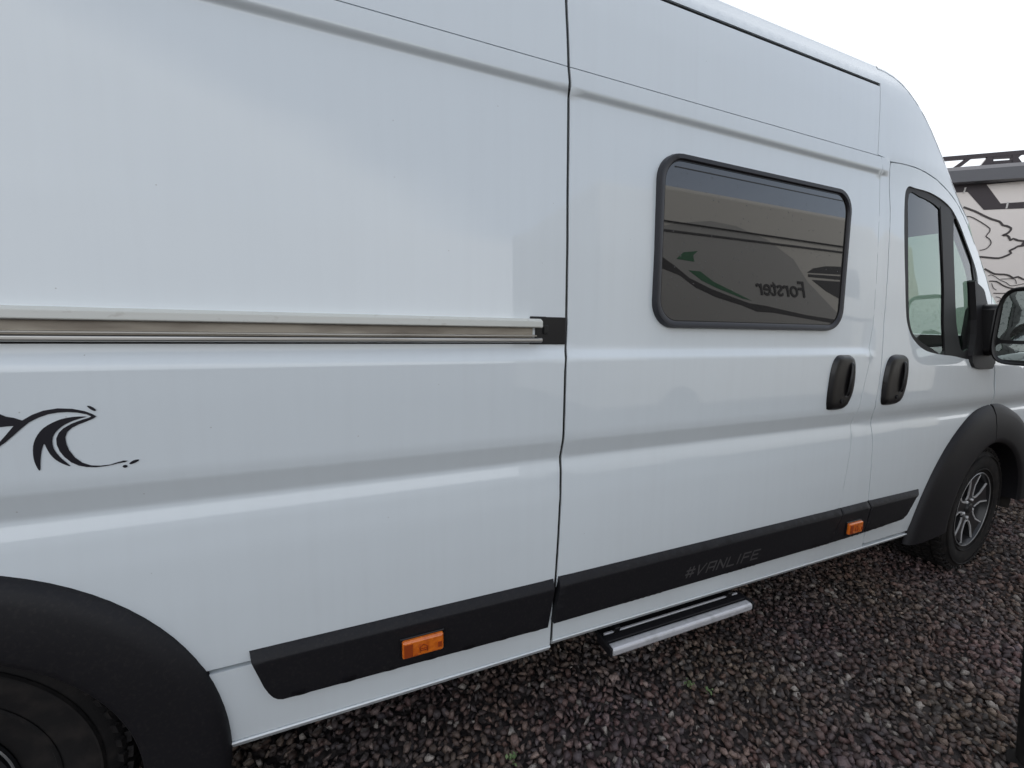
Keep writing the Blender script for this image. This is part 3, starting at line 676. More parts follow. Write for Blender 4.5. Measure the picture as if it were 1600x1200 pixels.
# ---- door handles
H1 = [(350, 155), (450, 150), (525, 155), (570, 200), (590, 290), (583, 500), (545, 730), (485, 880), (420, 975), (330, 1008), (185, 1012), (157, 965), (165, 800), (195, 580), (235, 360), (290, 215)]
H2 = [(1210, 148), (1300, 142), (1380, 160), (1410, 210), (1415, 290), (1405, 480), (1370, 660), (1325, 800), (1265, 890), (1180, 925), (1045, 935), (1013, 890), (1020, 760), (1045, 560), (1085, 360), (1140, 205)]
def handle(pts, parent):
    p = tr([(1280 + x / 10, 540 + y / 10) for x, y in pts], .012); p = smooth_poly(p, 3)
    P = np.array(p); c = P.mean(0); xa, za_ = P.min(0); xb, zb = P.max(0)
    base = panel('door_handle', p, GLOSSB, parent, crown=(.030, .015), off=.002, xs=.008, rows=list(np.arange(za_, zb, .008)), step=.008, skirt=.012)
    hx = xa + (xb - xa) * .66
    top_ = zb - .03; bot = za_ + (zb - za_) * .24
    n = 14; vs = []; fs = []; k = 10
    for i in range(n + 1):
        t = i / n; z = bot + (top_ - bot) * t; o_ = .013 + .012 * math.sin(math.pi * t) ** .35
        wd = .011 * (1 - .25 * abs(2 * t - 1))
        for j in range(k):
            a = 2 * math.pi * j / k; vs.append((hx + .012 * (t - .5) + wd * math.cos(a), float(SY(hx, z)) - o_ + .007 * math.sin(a), z))
    for i in range(n):
        for j in range(k): a = i * k + j; b = i * k + (j + 1) % k; fs.append((a, b, b + k, a + k))
    fs += [tuple(range(k)), tuple(n * k + j for j in range(k))]
    mesh_obj('handle_grip', vs, fs, GLOSSB, parent, smooth=True)
    zc = za_ + (zb - za_) * .17
    bm = bmesh.new(); lathe_bm(bm, [(.0001, -.003), (.008, -.003), (.009, 0), (.009, .004)], 20, c=(c[0] - .005, float(SY(c[0], zc)) - .0185, zc)); bm_obj('key_lock', bm, SILVER if False else BLACK, parent, smooth=True)
handle(H1, sdoor); handle(H2, fdoor)

# ---- cab side window: rubber frame, panes, divider
zz = lambda pts: tr([(1400 + x / 4, 280 + y / 4) for x, y in pts], -.006)
g1 = zz([(82, 92), (150, 108), (215, 140), (262, 176), (276, 215), (286, 450), (300, 700), (301, 1072), (225, 1058), (140, 1003), (92, 925), (78, 700), (76, 300)])
g1 = smooth_poly(g1, 3); g2 = zz([(362, 245), (388, 290), (436, 402), (470, 507), (486, 614), (500, 690), (504, 800), (500, 990), (484, 1048), (450, 1062), (408, 1066), (378, 900), (366, 600)]); g2 = smooth_poly(g2, 3)
panel('window_rubber', [(x, z) for x, z in wino], SEAL, fdoor, holes=[g1, g2], off=-.006, skirt=.01, rows=[], step=.02, roll=0)
panel('window_pane', wino, GLASS, fdoor, off=-.010, skirt=0, rows=ZROWS, step=.02, roll=0)
dv = zz([(276, 170), (300, 172), (348, 180), (352, 400), (362, 700), (364, 1098), (305, 1098), (298, 700), (288, 400)])
panel('window_divider', dv, SEAL, fdoor, off=-.003, skirt=.012, rows=[], step=.02)

# ---- wheel arch flares
def flare(name, cx, cz, r_out, r_in, a0, a1, rz_out=None, proud=.030, n=60, xo=0.):
    """swept ring: (radial t 0..1 from inner to outer, proud distance)"""
    sec = [(0.0, -.10), (0.0, .6), (.05, .9), (.14, 1.0), (.45, 1.0), (.74, .94), (.90, .72), (.975, .40), (1.0, .0), (1.0, -.25)]
    vs = []; fs = []; k = len(sec)
    for i in range(n + 1):
        a = R(a0 + (a1 - a0) * i / n); ca, sa = math.cos(a), math.sin(a)
        ro = r_out(math.degrees(a)) if callable(r_out) else r_out
        for t, h in sec:
            r = r_in + (ro - r_in) * t; x = cx + r * ca; z = max(cz + r * sa, .15)
            y = float(SY(x, max(z, .45))) - proud * h
            if t == 0 and h < 0: y = D + .10
            vs.append((x, y, z))
    for i in range(n):
        for j in range(k - 1): a = i * k + j; fs.append((a, a + 1, a + k + 1, a + k))
    fs.append(tuple(range(k))); fs.append(tuple(n * k + j for j in range(k)))
    o = mesh_obj(name, vs, fs, BLACK, van, smooth=True); bm = bmesh.new(); bm.from_mesh(o.data); bmesh.ops.recalc_face_normals(bm, faces=bm.faces); bm.to_mesh(o.data); bm.free()
    o.data.set_sharp_from_angle(angle=R(45)); return o
flare('rear_arch_flare', RX, RZ, .534, .372, -30, 210)
fa = tr([(1423, 828), (1448, 778), (1473, 723), (1485, 689), (1516, 655), (1550, 637), (1575, 632)], .015)
fr_ = sorted([(math.degrees(math.atan2(z - WZ, x - WX)), math.hypot(x - WX, z - WZ)) for x, z in fa])
print('front flare polar', np.round(fr_, 3).tolist())
pf = np.polyfit([p[0] for p in fr_], [p[1] for p in fr_], 3)
ro = lambda a: float(np.polyval(pf, min(max(a, 70), 184)))
aj = fr_[1][0]
flare('front_arch_flare', WX, WZ, ro, .41, aj + 1.0, 184, proud=.034)
flare('bumper_arch_flare', WX, WZ, ro, .41, 2, aj - 1.2, proud=.030)

# ---- wheels
def wheel(cx, cy, cz, steer, rs=1.):
    wobj = empty('wheel', (cx, cy, cz)); wobj.parent = van; wobj.matrix_parent_inverse = abs_matrix(van).inverted()
    RM = Matrix.Rotation(steer, 4, 'Z')
    def fin(bm, name, m, bev=0., sm=True):
        if rs != 1 and not name.startswith('tyre'): bmesh.ops.scale(bm, vec=(rs, 1, rs), verts=bm.verts)
        bmesh.ops.transform(bm, matrix=Matrix.Translation((cx, cy, cz)) @ RM, verts=bm.verts)
        return bm_obj(name, bm, m, wobj, smooth=sm, bevel=bev)
    Wd = .225
    bm = bmesh.new()
    lathe_bm(bm, [(.222 * rs, .03), (.222 * rs, .008), (.235, .000), (.262, -.010), (.300, -.014), (.335, -.006), (.352, .006), (.358, .018), (.360, .05), (.361, Wd / 2), (.360, Wd - .05), (.352, Wd - .006), (.33, Wd + .008), (.28, Wd + .012), (.225, Wd)], 96)
    # raised rings on the sidewall
    lathe_bm(bm, [(.240, -.006), (.243, -.010), (.247, -.010), (.250, -.008)], 96); lathe_bm(bm, [(.318, -.013), (.320, -.017), (.324, -.017), (.327, -.011)], 96)
    fin(bm, 'tyre', RUBBER)
    bm = bmesh.new()          # tread blocks and shoulder lugs, real blocks
    for k in range(54):
        a = 2 * math.pi * k / 54
        for row, yy in enumerate((.022, .068, .1125, .157, .203)):
            aa = a + (.5 if row % 2 else 0) * 2 * math.pi / 54
            vs = box_bm(bm, (0, 0, 0), (.026, .036, .012), Matrix.Rotation(R(14 if row % 2 else -10), 3, 'Z'))
            bmesh.ops.transform(bm, matrix=Matrix.Rotation(-aa, 4, 'Y') @ Matrix.Translation((0, yy, .3655)), verts=vs)
        vs = box_bm(bm, (0, 0, 0), (.020, .010, .030)); bmesh.ops.transform(bm, matrix=Matrix.Rotation(-a, 4, 'Y') @ Matrix.Translation((0, .004, .346)) @ Matrix.Rotation(R(28), 4, 'X'), verts=vs)
    fin(bm, 'tyre_tread', RUBBER, sm=False)['kind'] = 'stuff'
    bm = bmesh.new()          # barrel + lip
    lathe_bm(bm, [(.224, .004), (.222, -.002), (.214, -.002), (.208, .010), (.203, .03), (.198, .12), (.200, .20), (.0001, .20)], 80)
    fin(bm, 'rim_barrel', RIMB)
    bm = bmesh.new(); lathe_bm(bm, [(.2215, -.0025), (.2195, -.0045), (.2165, -.0035), (.2155, .000)], 80); fin(bm, 'rim_lip', LIPM)
    # five-spoke face: each spoke a wedge body, silver machined edges
    for k in range(5):
        A = 2 * math.pi * k / 5 + R(90 + 4)
        def pt(r, da, y): return (r * math.cos(A + R(da)), y, r * math.sin(A + R(da)))
        bm = bmesh.new()
        # body between two openings: narrow at mid, wide at rim, joined at hub
        prof_ = [(.045, 36, .020), (.085, 19, .016), (.14, 13.5, .012), (.205, 17.5, .006)]
        f_ = []; b_ = []
        for r, da, y in prof_:
            f_.append((bm.verts.new(pt(r, -da, y)), bm.verts.new(pt(r, da, y)))); b_.append((bm.verts.new(pt(r, -da, y + .03)), bm.verts.new(pt(r, da, y + .03))))
        for i in range(3):
            bm.faces.new((f_[i][0], f_[i][1], f_[i + 1][1], f_[i + 1][0])); bm.faces.new((b_[i][1], b_[i][0], b_[i + 1][0], b_[i + 1][1]))
            bm.faces.new((f_[i][0], f_[i + 1][0], b_[i + 1][0], b_[i][0])); bm.faces.new((f_[i + 1][1], f_[i][1], b_[i][1], b_[i + 1][1]))
        bm.faces.new((f_[0][1], f_[0][0], b_[0][0], b_[0][1])); bm.faces.new((f_[3][0], f_[3][1], b_[3][1], b_[3][0]))
        sp = fin(bm, 'spoke', RIMB)
        bm = bmesh.new()
        for s in (-1, 1):     # silver edge lines: along the spoke, then across at the inner end of the opening
            path = [(.207, 17.2, .004), (.14, 13.2, .010), (.092, 17.8, .013), (.080, 25, .014)]
            if s > 0: path = path + [(.076, 36, .0145)]
            wdt = .0085
            pv = []
            for i, (r, da, y) in enumerate(path):
                c0 = np.array(pt(r, s * da, y)); 
                q0 = np.array(pt(*path[max(i - 1, 0)][:1], s * path[max(i - 1, 0)][1], y)); q1 = np.array(pt(*path[min(i + 1, len(path) - 1)][:1], s * path[min(i + 1, len(path) - 1)][1], y))
                t_ = q1 - q0; t_ /= np.linalg.norm(t_); nrm = np.array([-t_[2], 0, t_[0]]) * wdt / 2
                pv.append([bm.verts.new(c0 + nrm), bm.verts.new(c0 - nrm), bm.verts.new(c0 - nrm + (0, .006, 0)), bm.verts.new(c0 + nrm + (0, .006, 0))])
            for a_, b2 in zip(pv, pv[1:]):
                for j in range(4): bm.faces.new((a_[j], a_[(j + 1) % 4], b2[(j + 1) % 4], b2[j]))
            bm.faces.new(pv[0]); bm.faces.new(pv[-1])
        fin(bm, 'spoke_edge', SILVER)
    bm = bmesh.new(); lathe_bm(bm, [(.0001, .006), (.026, .006), (.031, .009), (.033, .018), (.036, .020), (.072, .021), (.078, .026), (.078, .05)], 48); fin(bm, 'hub_cap', RIMB)
    for k in range(5):
        A = 2 * math.pi * k / 5 + R(90 + 4 + 36); bm = bmesh.new(); lathe_bm(bm, [(.0001, .010), (.008, .011), (.0095, .014), (.0095, .022)], 6, c=(.056 * math.cos(A), 0, .056 * math.sin(A)))
        fin(bm, 'wheel_bolt', SILVER)
    bm = bmesh.new(); lathe_bm(bm, [(.05, .075), (.15, .072), (.152, .085), (.05, .088)], 48); fin(bm, 'brake_disc', ALU)
wheel(WX, D + .035, WZ, R(3))
wheel(RX - .06, D + .085, RZ - .02, 0, .78)

# ---- entry step
st = empty('entry_step', (1.05, 1.05, .27)); st.parent = van; st.matrix_parent_inverse = abs_matrix(van).inverted()
def at_y(px, py, Y):
    d = C_RIGHT * (px - 800) + C_UP * (600 - py) - C_BACK * FPX; p = EYE + d * (Y / d[1]); return p
pL = at_y(958, 1014, 1.02); pR = at_y(1177, 945, 1.02); print('step', pL, pR)
sx0, sx1, sz = pL[0], pR[0], (pL[2] + pR[2]) / 2
cx = (sx0 + sx1) / 2; ln = sx1 - sx0
bm = bmesh.new(); box_bm(bm, (cx, 1.036, sz - .014), (ln, .034, .030)); bm_obj('step_nosing', bm, SATIN, st, bevel=.009, seg=3)
bm = bmesh.new(); box_bm(bm, (cx, 1.069, sz - .008), (ln - .004, .030, .022)); bm_obj('step_tread', bm, BLACK, st, bevel=.002)
bm = bmesh.new(); box_bm(bm, (cx + .002, 1.090, sz - .006), (ln - .02, .009, .022)); bm_obj('tread_strip', bm, SATIN, st, bevel=.002)
bm = bmesh.new(); box_bm(bm, (cx, 1.19, sz - .012), (ln - .01, .19, .020)); bm_obj('step_plate', bm, BLACK, st, bevel=.003)
for x in (sx0 - .004, sx1 + .004):
    bm = bmesh.new(); box_bm(bm, (x, 1.062, sz - .012), (.010, .085, .034)); bm_obj('end_cap', bm, BLACK, st, bevel=.004)
bm = bmesh.new(); box_bm(bm, (cx, 1.20, sz + .05), (ln + .04, .16, .10)); bm_obj('step_housing', bm, UNDER, st, bevel=.005)
for x in (sx0 + .06, sx1 - .06):
    bm = bmesh.new(); box_bm(bm, (x, 1.16, sz + .028), (.022, .17, .03), Matrix.Rotation(R(12), 3, 'X')); bm_obj('hinge_arm', bm, GLOSSB, st, bevel=.003)

# ---- mirror on the front door
def build_mirror():
    mr = empty('door_mirror', (3.1, .95, 1.4)); mr.parent = van; mr.matrix_parent_inverse = abs_matrix(van).inverted()
    # triangular foot in the window corner
    foot = tr([(1524, 440), (1529, 443), (1538, 452), (1541, 462), (1545, 478), (1551, 484), (1556, 496), (1556, 566), (1546, 577), (1524, 574), (1520, 556), (1524, 540), (1527, 500)], .014)
    panel('mirror_foot', smooth_poly(foot, 2), SEAL, mr, off=.014, xs=.04, rows=list(np.arange(1.2, 1.7, .04)), step=.008, skirt=.03)
    # housing: superellipse shell facing rearwards (-X)
    Yc, Yh, Zc, Zh = .835, .125, 1.402, .203
    def P(px_, py_, X):
        d = C_RIGHT * (px_ - 800) + C_UP * (600 - py_) - C_BACK * FPX; return EYE + d * (X / d[0])
    q = P(1551, 510, 3.02); q2 = P(1590, 447, 3.02); q3 = P(1590, 572, 3.02); print('mirror', q, q2, q3)
    Yr = q[1]; Yh = .115; Yc = Yr - Yh; zt, zb = q2[2], q3[2]; Zc = (zt + zb) / 2; Zh = (zt - zb) / 2
    def loop(X, sy, sz_, dy=0, n=40):
        r = []
        for k in range(n):
            a = 2 * math.pi * k / n; c_, s_ = math.cos(a), math.sin(a); e = .5
            r.append((X, Yc + dy + Yh * sy * math.copysign(abs(c_) ** e, c_), Zc + Zh * sz_ * math.copysign(abs(s_) ** e, s_)))
        return r
    def lofted(name, loops, m, cap0=True, cap1=True):
        bm = bmesh.new(); rr_ = [[bm.verts.new(p) for p in lp] for lp in loops]; n = len(loops[0])
        for a, b in zip(rr_, rr_[1:]):
            for k in range(n): bm.faces.new((a[k], a[(k + 1) % n], b[(k + 1) % n], b[k]))
        if cap0: bm.faces.new(rr_[0])
        if cap1: bm.faces.new(rr_[-1])
        return bm_obj(name, bm, m, mr, smooth=True)
    X0 = 3.02
    lofted('mirror_housing', [loop(X0 + .012, .86, .90), loop(X0 + .004, .89, .925), loop(X0, .94, .96), loop(X0 + .004, .99, .99), loop(X0 + .03, 1, 1), loop(X0 + .09, .93, .94), loop(X0 + .13, .72, .78), loop(X0 + .145, .4, .5)], GLOSSB)
    gm = mat('mirror_glass', (.62, .68, .65), .03, metal=1, noise=(70, (.40, .45, .43), .55, .66), bump=(38, .10, .002))
    # main glass and the wide-angle glass below it, turned a little towards the driver
    for nm, za_, zb_, tilt in (('mirror_glass', Zc - Zh * .36, Zc + Zh * .87, .0), ('wide_angle_glass', Zc - Zh * .86, Zc - Zh * .45, .25)):
        p = rr(Yc - Yh * .83, Yc + Yh * .83, za_, zb_, .022)
        vs = [(X0 + .0105 - .0 * tilt, y, z) for y, z in p]
        # slight convexity through a small fan
        c_ = (X0 + .002, Yc, (za_ + zb_) / 2); n = len(vs)
        mid = [((v[0] * .4 + c_[0] * .6) - .0012, v[1] * .5 + c_[1] * .5, v[2] * .5 + c_[2] * .5) for v in vs]
        o = mesh_obj(nm, vs + mid + [c_], [(i, (i + 1) % n, n + (i + 1) % n, n + i) for i in range(n)] + [(n + i, n + (i + 1) % n, 2 * n) for i in range(n)], gm, mr, smooth=True)
    bm = bmesh.new(); box_bm(bm, (X0 + .085, Yr + .055, Zc - .02), (.13, .15, .26)); bm_obj('mirror_arm', bm, GLOSSB, mr, bevel=.03)
build_mirror()

# ---- wave emblem and lettering
def decal(name, pts, m, parent, off, k=3, sm=True):
    if sm: pts = smooth_poly(pts, k)
    return panel(name, tr(pts, off), m, parent, off=off, skirt=0, roll=0, step=.02, xs=.05, smooth=False)
zp = lambda pts: [(x / 6.6667, 600 + y / 6.6667) for x, y in pts]
wa = [(-330, 600), (-200, 560), (-100, 610), (-60, 640), (0, 600), (75, 515), (140, 438), (90, 440), (0, 450), (-90, 452), (-180, 420), (-300, 430), (-420, 520), (-330, 400), (-200, 330), (-80, 295), (0, 315), (60, 340), (140, 352), (230, 380), (330, 322), (450, 277), (600, 253), (750, 258), (880, 282), (960, 312), (1005, 338),
      (960, 365), (900, 390), (820, 420), (750, 455), (700, 500), (680, 555), (690, 620), (720, 690), (780, 765), (860, 820), (950, 848), (1050, 850), (1150, 838), (1230, 812), (1290, 797), (1332, 799), (1300, 815), (1240, 824), (1180, 840), (1100, 856), (1000, 868), (900, 865),
      (820, 850), (740, 815), (670, 760), (620, 700), (590, 630), (585, 570), (610, 510), (660, 460), (740, 415), (830, 380), (920, 352), (950, 338), (900, 316), (800, 298), (700, 292), (600, 298), (500, 315), (400, 350), (300, 400), (220, 465), (130, 545), (50, 612), (-60, 690), (-200, 700)]
wb = [(905, 340), (830, 338), (740, 345), (640, 365), (540, 405), (450, 460), (390, 530), (352, 610), (342, 690), (350, 780), (375, 850), (400, 895), (418, 898), (420, 850), (422, 780), (432, 700), (450, 640), (462, 625), (480, 660), (520, 730), (580, 790), (650, 830), (733, 858), (700, 825), (640, 775), (590, 720), (555, 660), (545, 590), (560, 530), (610, 470), (680, 420), (770, 380), (850, 355)]
em = empty('wave_emblem', (-.7, D, 1.15)); em.parent = van; em.matrix_parent_inverse = abs_matrix(van).inverted()
decal('wave_line', zp(wa), DECAL, em, .0012, k=1, sm=False); decal('wave_crescent', zp(wb), DECAL, em, .0012, k=2)
for q in ([(903, 229), (940, 230), (985, 255), (1000, 275), (980, 282), (940, 262)], [(1345, 828), (1390, 795), (1440, 785), (1448, 795), (1420, 815), (1370, 835)], [(1276, 858), (1288, 846), (1310, 842), (1328, 852), (1320, 868), (1296, 873)]):
    decal('wave_drop', zp(q), DECAL, em, .0012, k=2)
def stroke_poly(a, b, w_):
    a = np.array(a, float); b = np.array(b, float); t = (b - a) / np.linalg.norm(b - a); n_ = np.array([-t[1], t[0]]) * w_ / 2; a = a - t * w_ * .5; b = b + t * w_ * .5
    return [a + n_, a - n_, b - n_, b + n_]
LET = {'#': [((.25, 0), (.25, 1)), ((.75, 0), (.75, 1)), ((0, .3), (1, .3)), ((0, .7), (1, .7))], 'V': [((0, 1), (.35, 0)), ((.35, 0), (1, 1))], 'A': [((0, 0), (.0, 1)), ((0, 1), (1, 1)), ((1, 1), (1, 0)), ((.25, .42), (1, .42))],
       'N': [((0, 0), (0, 1)), ((0, 1), (1, 0)), ((1, 0), (1, 1))], 'L': [((0, 1), (0, 0)), ((0, 0), (1, 0))], 'I': [((.1, 0), (.1, 1))], 'F': [((0, 0), (0, 1)), ((0, 1), (1, 1)), ((0, .52), (.85, .52))], 'E': [((0, 0), (0, 1)), ((0, 1), (1, 1)), ((0, .52), (.85, .52)), ((0, 0), (1, 0))]}
lt = empty('side_lettering', (1.3, D, .5)); lt.parent = van; lt.matrix_parent_inverse = abs_matrix(van).inverted()
tA = at_side(1070, 905, .024); tB = at_side(1190, 871, .024); tC = at_side(1072, 889, .024)
x0t, x1t, z0t = tA[0], tB[0], (tA[1] + tB[1]) / 2; hT = tC[1] - tA[1]; print('lettering', tA, tB, tC)
word = '#VANLIFE'; adv = {'I': .35}; tot = sum(adv.get(c, 1.) + .28 for c in word) - .28; u = (x1t - x0t - .02) / tot; cxx = x0t
hT = max(hT, .032)
for c in word:
    vs = []; fs = []; w0 = .20
    for i_s, (a, b) in enumerate(LET[c]):
        sc = np.array([u * .86, hT * .86])
        p = stroke_poly(np.array(a) * sc, np.array(b) * sc, .0062); k = len(vs)
        for x, z in p:
            X = cxx + x + z * .45; Z = z0t + .003 + z; vs.append((X, float(SY(X, Z)) - .0228 - .00005 * i_s, Z))
        fs.append((k, k + 1, k + 2, k + 3))
    mesh_obj('letter', vs, fs, LETTER, lt); cxx += u * (adv.get(c, 1.) + .28)

# ------------------------------------------------------------------ camper behind, seen past the nose
def build_far_camper():
    # its side faces the camera obliquely; u runs along the side towards the camera's right, built in local coordinates
    ang = math.atan2(-.66, .75); ux = np.array([math.cos(ang), math.sin(ang), 0]); P0 = np.array([6.15, 2.20, 0.])
    nrm = np.array([ux[1], -ux[0], 0]);  nrm = nrm if nrm @ (-P0) > 0 else -nrm     # outwards, towards the camera
    fc = empty('motorhome', tuple(P0), 'beige motorhome with awning, roof rail and black map-line decals, behind the white van nose', 'motorhome')
    m_b = mat('beige_body', (.80, .74, .70), .45, coat=.3); m_d = mat('dark_decal', (.045, .035, .04), .5); m_aw = mat('awning_grey', (.115, .115, .125), .4)
    m_l = mat('contour_line', (.055, .045, .045), .5); m_t = mat('awning_top', (.30, .29, .30), .45); m_w = mat('thin_white_mark', (.6, .58, .56), .5)
    def W(u, z, o=0.): return P0 + ux * u + nrm * o + np.array([0, 0, z])
    def uz(px_, py_, o=0.):
        d = C_RIGHT * (px_ - 800) + C_UP * (600 - py_) - C_BACK * FPX; Q = P0 + nrm * o
        t = ((Q - EYE) @ nrm) / (d @ nrm); p = EYE + d * t; return float((p - P0) @ ux), float(p[2])
    def slab(name, pts, o0, o1, m, parent=fc):
        bm = bmesh.new()
        if len(pts) > 4: plate(bm, pts, W, o0, o1); return bm_obj(name, bm, m, parent)
        a = [bm.verts.new(W(u, z, o0)) for u, z in pts]; b = [bm.verts.new(W(u, z, o1)) for u, z in pts]; n = len(pts)
        bm.faces.new(a); bm.faces.new(b[::-1])
        for i in range(n): bm.faces.new((a[i], b[i], b[(i + 1) % n], a[(i + 1) % n]))
        bmesh.ops.triangulate(bm, faces=[f for f in bm.faces if len(f.verts) > 4], ngon_method='EAR_CLIP'); return bm_obj(name, bm, m, parent)
    U0, U1 = -4.6, 1.5
    zaw_t = uz(1540, 252)[1]; print('far camper z', [uz(*p) for p in ((1480, 247), (1600, 237), (1480, 262), (1600, 254), (1500, 285), (1600, 279), (1540, 240))])
    ztop = uz(1550, 262)[1]
    slab('body', [(U0, .45), (U1, .45), (U1, ztop), (U0, ztop)], 0, -2.2, m_b)
    slab('lower_cladding', [(U0, .28), (U1, .28), (U1, .95), (U0, .95)], .02, -.1, BLACK)
    # awning cassette
    a_b = uz(1550, 281, .11)[1]; a_t = uz(1550, 262.5, .11)[1]; a_tt = uz(1550, 257, .10)[1]
    slab('awning', [(U0 + .3, a_b), (U1 - .1, a_b), (U1 - .1, a_t), (U0 + .3, a_t)], .11, 0, m_aw)
    slab('awning_top_cover', [(U0 + .3, a_t + .003), (U1 - .1, a_t + .003), (U1 - .1, a_tt), (U0 + .3, a_tt)], .10, .0, m_t)
    # roof rail with cut-outs, built as a frame of real bars
    z0 = a_tt + .004; z1 = uz(1550, 240)[1]; h = z1 - z0
    rr_ = slab('roof_rail', [(U0, z1 - h * .30), (U1, z1 - h * .30), (U1, z1), (U0, z1)], .03, .0, m_d)
    slab('rail_foot', [(U0, z0), (U1, z0), (U1, z0 + h * .10), (U0, z0 + h * .10)], .029, .001, m_d, rr_)
    def para(pts): slab('rail_web', [uz(*p) for p in pts], .028, .002, m_d, rr_)
    para([(1506, 249.5), (1517, 248), (1500, 261), (1487, 263)]); 
    para([(1517, 248), (1525, 247.5), (1508, 258), (1502, 261)]) if False else None
    para([(1541, 246), (1549, 245.5), (1549, 258), (1530, 259.5)])
    para([(1548, 246), (1579, 243.5), (1579, 248), (1548, 249.7)]); para([(1548, 253.2), (1579, 251), (1579, 257.5), (1548, 259.5)])
    para([(1577, 243.5), (1594, 242.5), (1588, 248), (1594, 256), (1577, 257.5)])
    # dark decal band with slanted step, and contour lines
    def deco(name, pts, m, o=.004): return slab(name, [uz(*p) for p in pts], o, 0.001, m)
    deco('decal_band', [(1475, 286), (1600, 279.5), (1600, 283), (1541, 288.5), (1563, 318), (1600, 315.5), (1600, 325.5), (1537, 328), (1512, 300), (1475, 302)], m_d)
    def line(px_pts, wpx, k):
        pts = [uz(*p) for p in smooth_poly(px_pts, 2, False)]; vs = []; fs = []
        for i, p in enumerate(pts):
            a = np.array(pts[max(i - 1, 0)]); b = np.array(pts[min(i + 1, len(pts) - 1)]); t = (b - a) / (np.linalg.norm(b - a) + 1e-9); n_ = np.array([-t[1], t[0]]) * wpx / 2
            for s in (1, -1): q = np.array(p) + n_ * s; vs.append(W(q[0], q[1], .0045 + .0002 * k))
        for i in range(len(pts) - 1): j = 2 * i; fs.append((j, j + 1, j + 3, j + 2))
        mesh_obj('contour_line', vs, fs, m_l, fc)
    z8 = lambda pts: [(1490 + x / 8, 330 + y / 8) for x, y in pts]
    line(z8([(120, -50), (260, 0), (350, 45), (470, 100), (570, 130), (610, 175), (660, 185), (715, 215), (700, 250), (665, 280), (605, 305), (650, 300), (690, 325), (705, 365), (740, 345), (800, 365), (880, 375)]), .018, 0)
    line(z8([(880, 430), (800, 440), (760, 465), (695, 495), (715, 525), (650, 560), (560, 588), (450, 582), (345, 572), (250, 570)]), .018, 1)
    line(z8([(850, 400), (880, 405), (920, 400)]), .05, 2)
    line(z8([(100, 75), (200, 68), (290, 110), (380, 165), (450, 220), (440, 265), (400, 315), (440, 345), (465, 395), (430, 450), (380, 480), (320, 490)]), .009, 3)
    line(z8([(380, 720), (420, 740), (510, 785), (620, 790), (690, 805), (740, 835), (800, 820), (860, 850), (920, 855)]), .016, 4)
    line(z8([(440, 875), (530, 878), (590, 915), (650, 945), (720, 965), (800, 970)]), .012, 5)
    line(z8([(430, 810), (460, 795), (520, 820), (580, 865), (650, 890), (700, 930), (760, 930), (880, 905)]), .006, 6)
    line(z8([(580, 850), (680, 845), (760, 850), (780, 910)]), .006, 7)
    line(z8([(490, 1025), (640, 1027), (700, 1027)]), .008, 8)
    line(z8([(520, 1070), (570, 1080), (585, 1110), (540, 1130)]), .006, 9)
    line(z8([(470, 900), (490, 960), (530, 985)]), .006, 10)
    for a, b in (((1508, 293), (1505, 302)), ((1574, 316), (1571.5, 326))):
        p, q = uz(*a), uz(*b); slab('white_mark', [(p[0] - .006, p[1]), (p[0] + .008, p[1]), (q[0] + .008, q[1]), (q[0] - .006, q[1])], .007, .0045, m_w)
    for u in (-3.6, .6):
        bm = bmesh.new(); lathe_bm(bm, [(.0001, -.02), (.2, -.02), (.33, -.01), (.35, .02), (.35, .2), (.0001, .2)], 40)
        bmesh.ops.rotate(bm, verts=bm.verts, matrix=Matrix.Rotation(ang, 3, 'Z')); bmesh.ops.translate(bm, verts=bm.verts, vec=W(u, .35, -.02)); bm_obj('wheel', bm, RUBBER, fc, smooth=True)
build_far_camper()

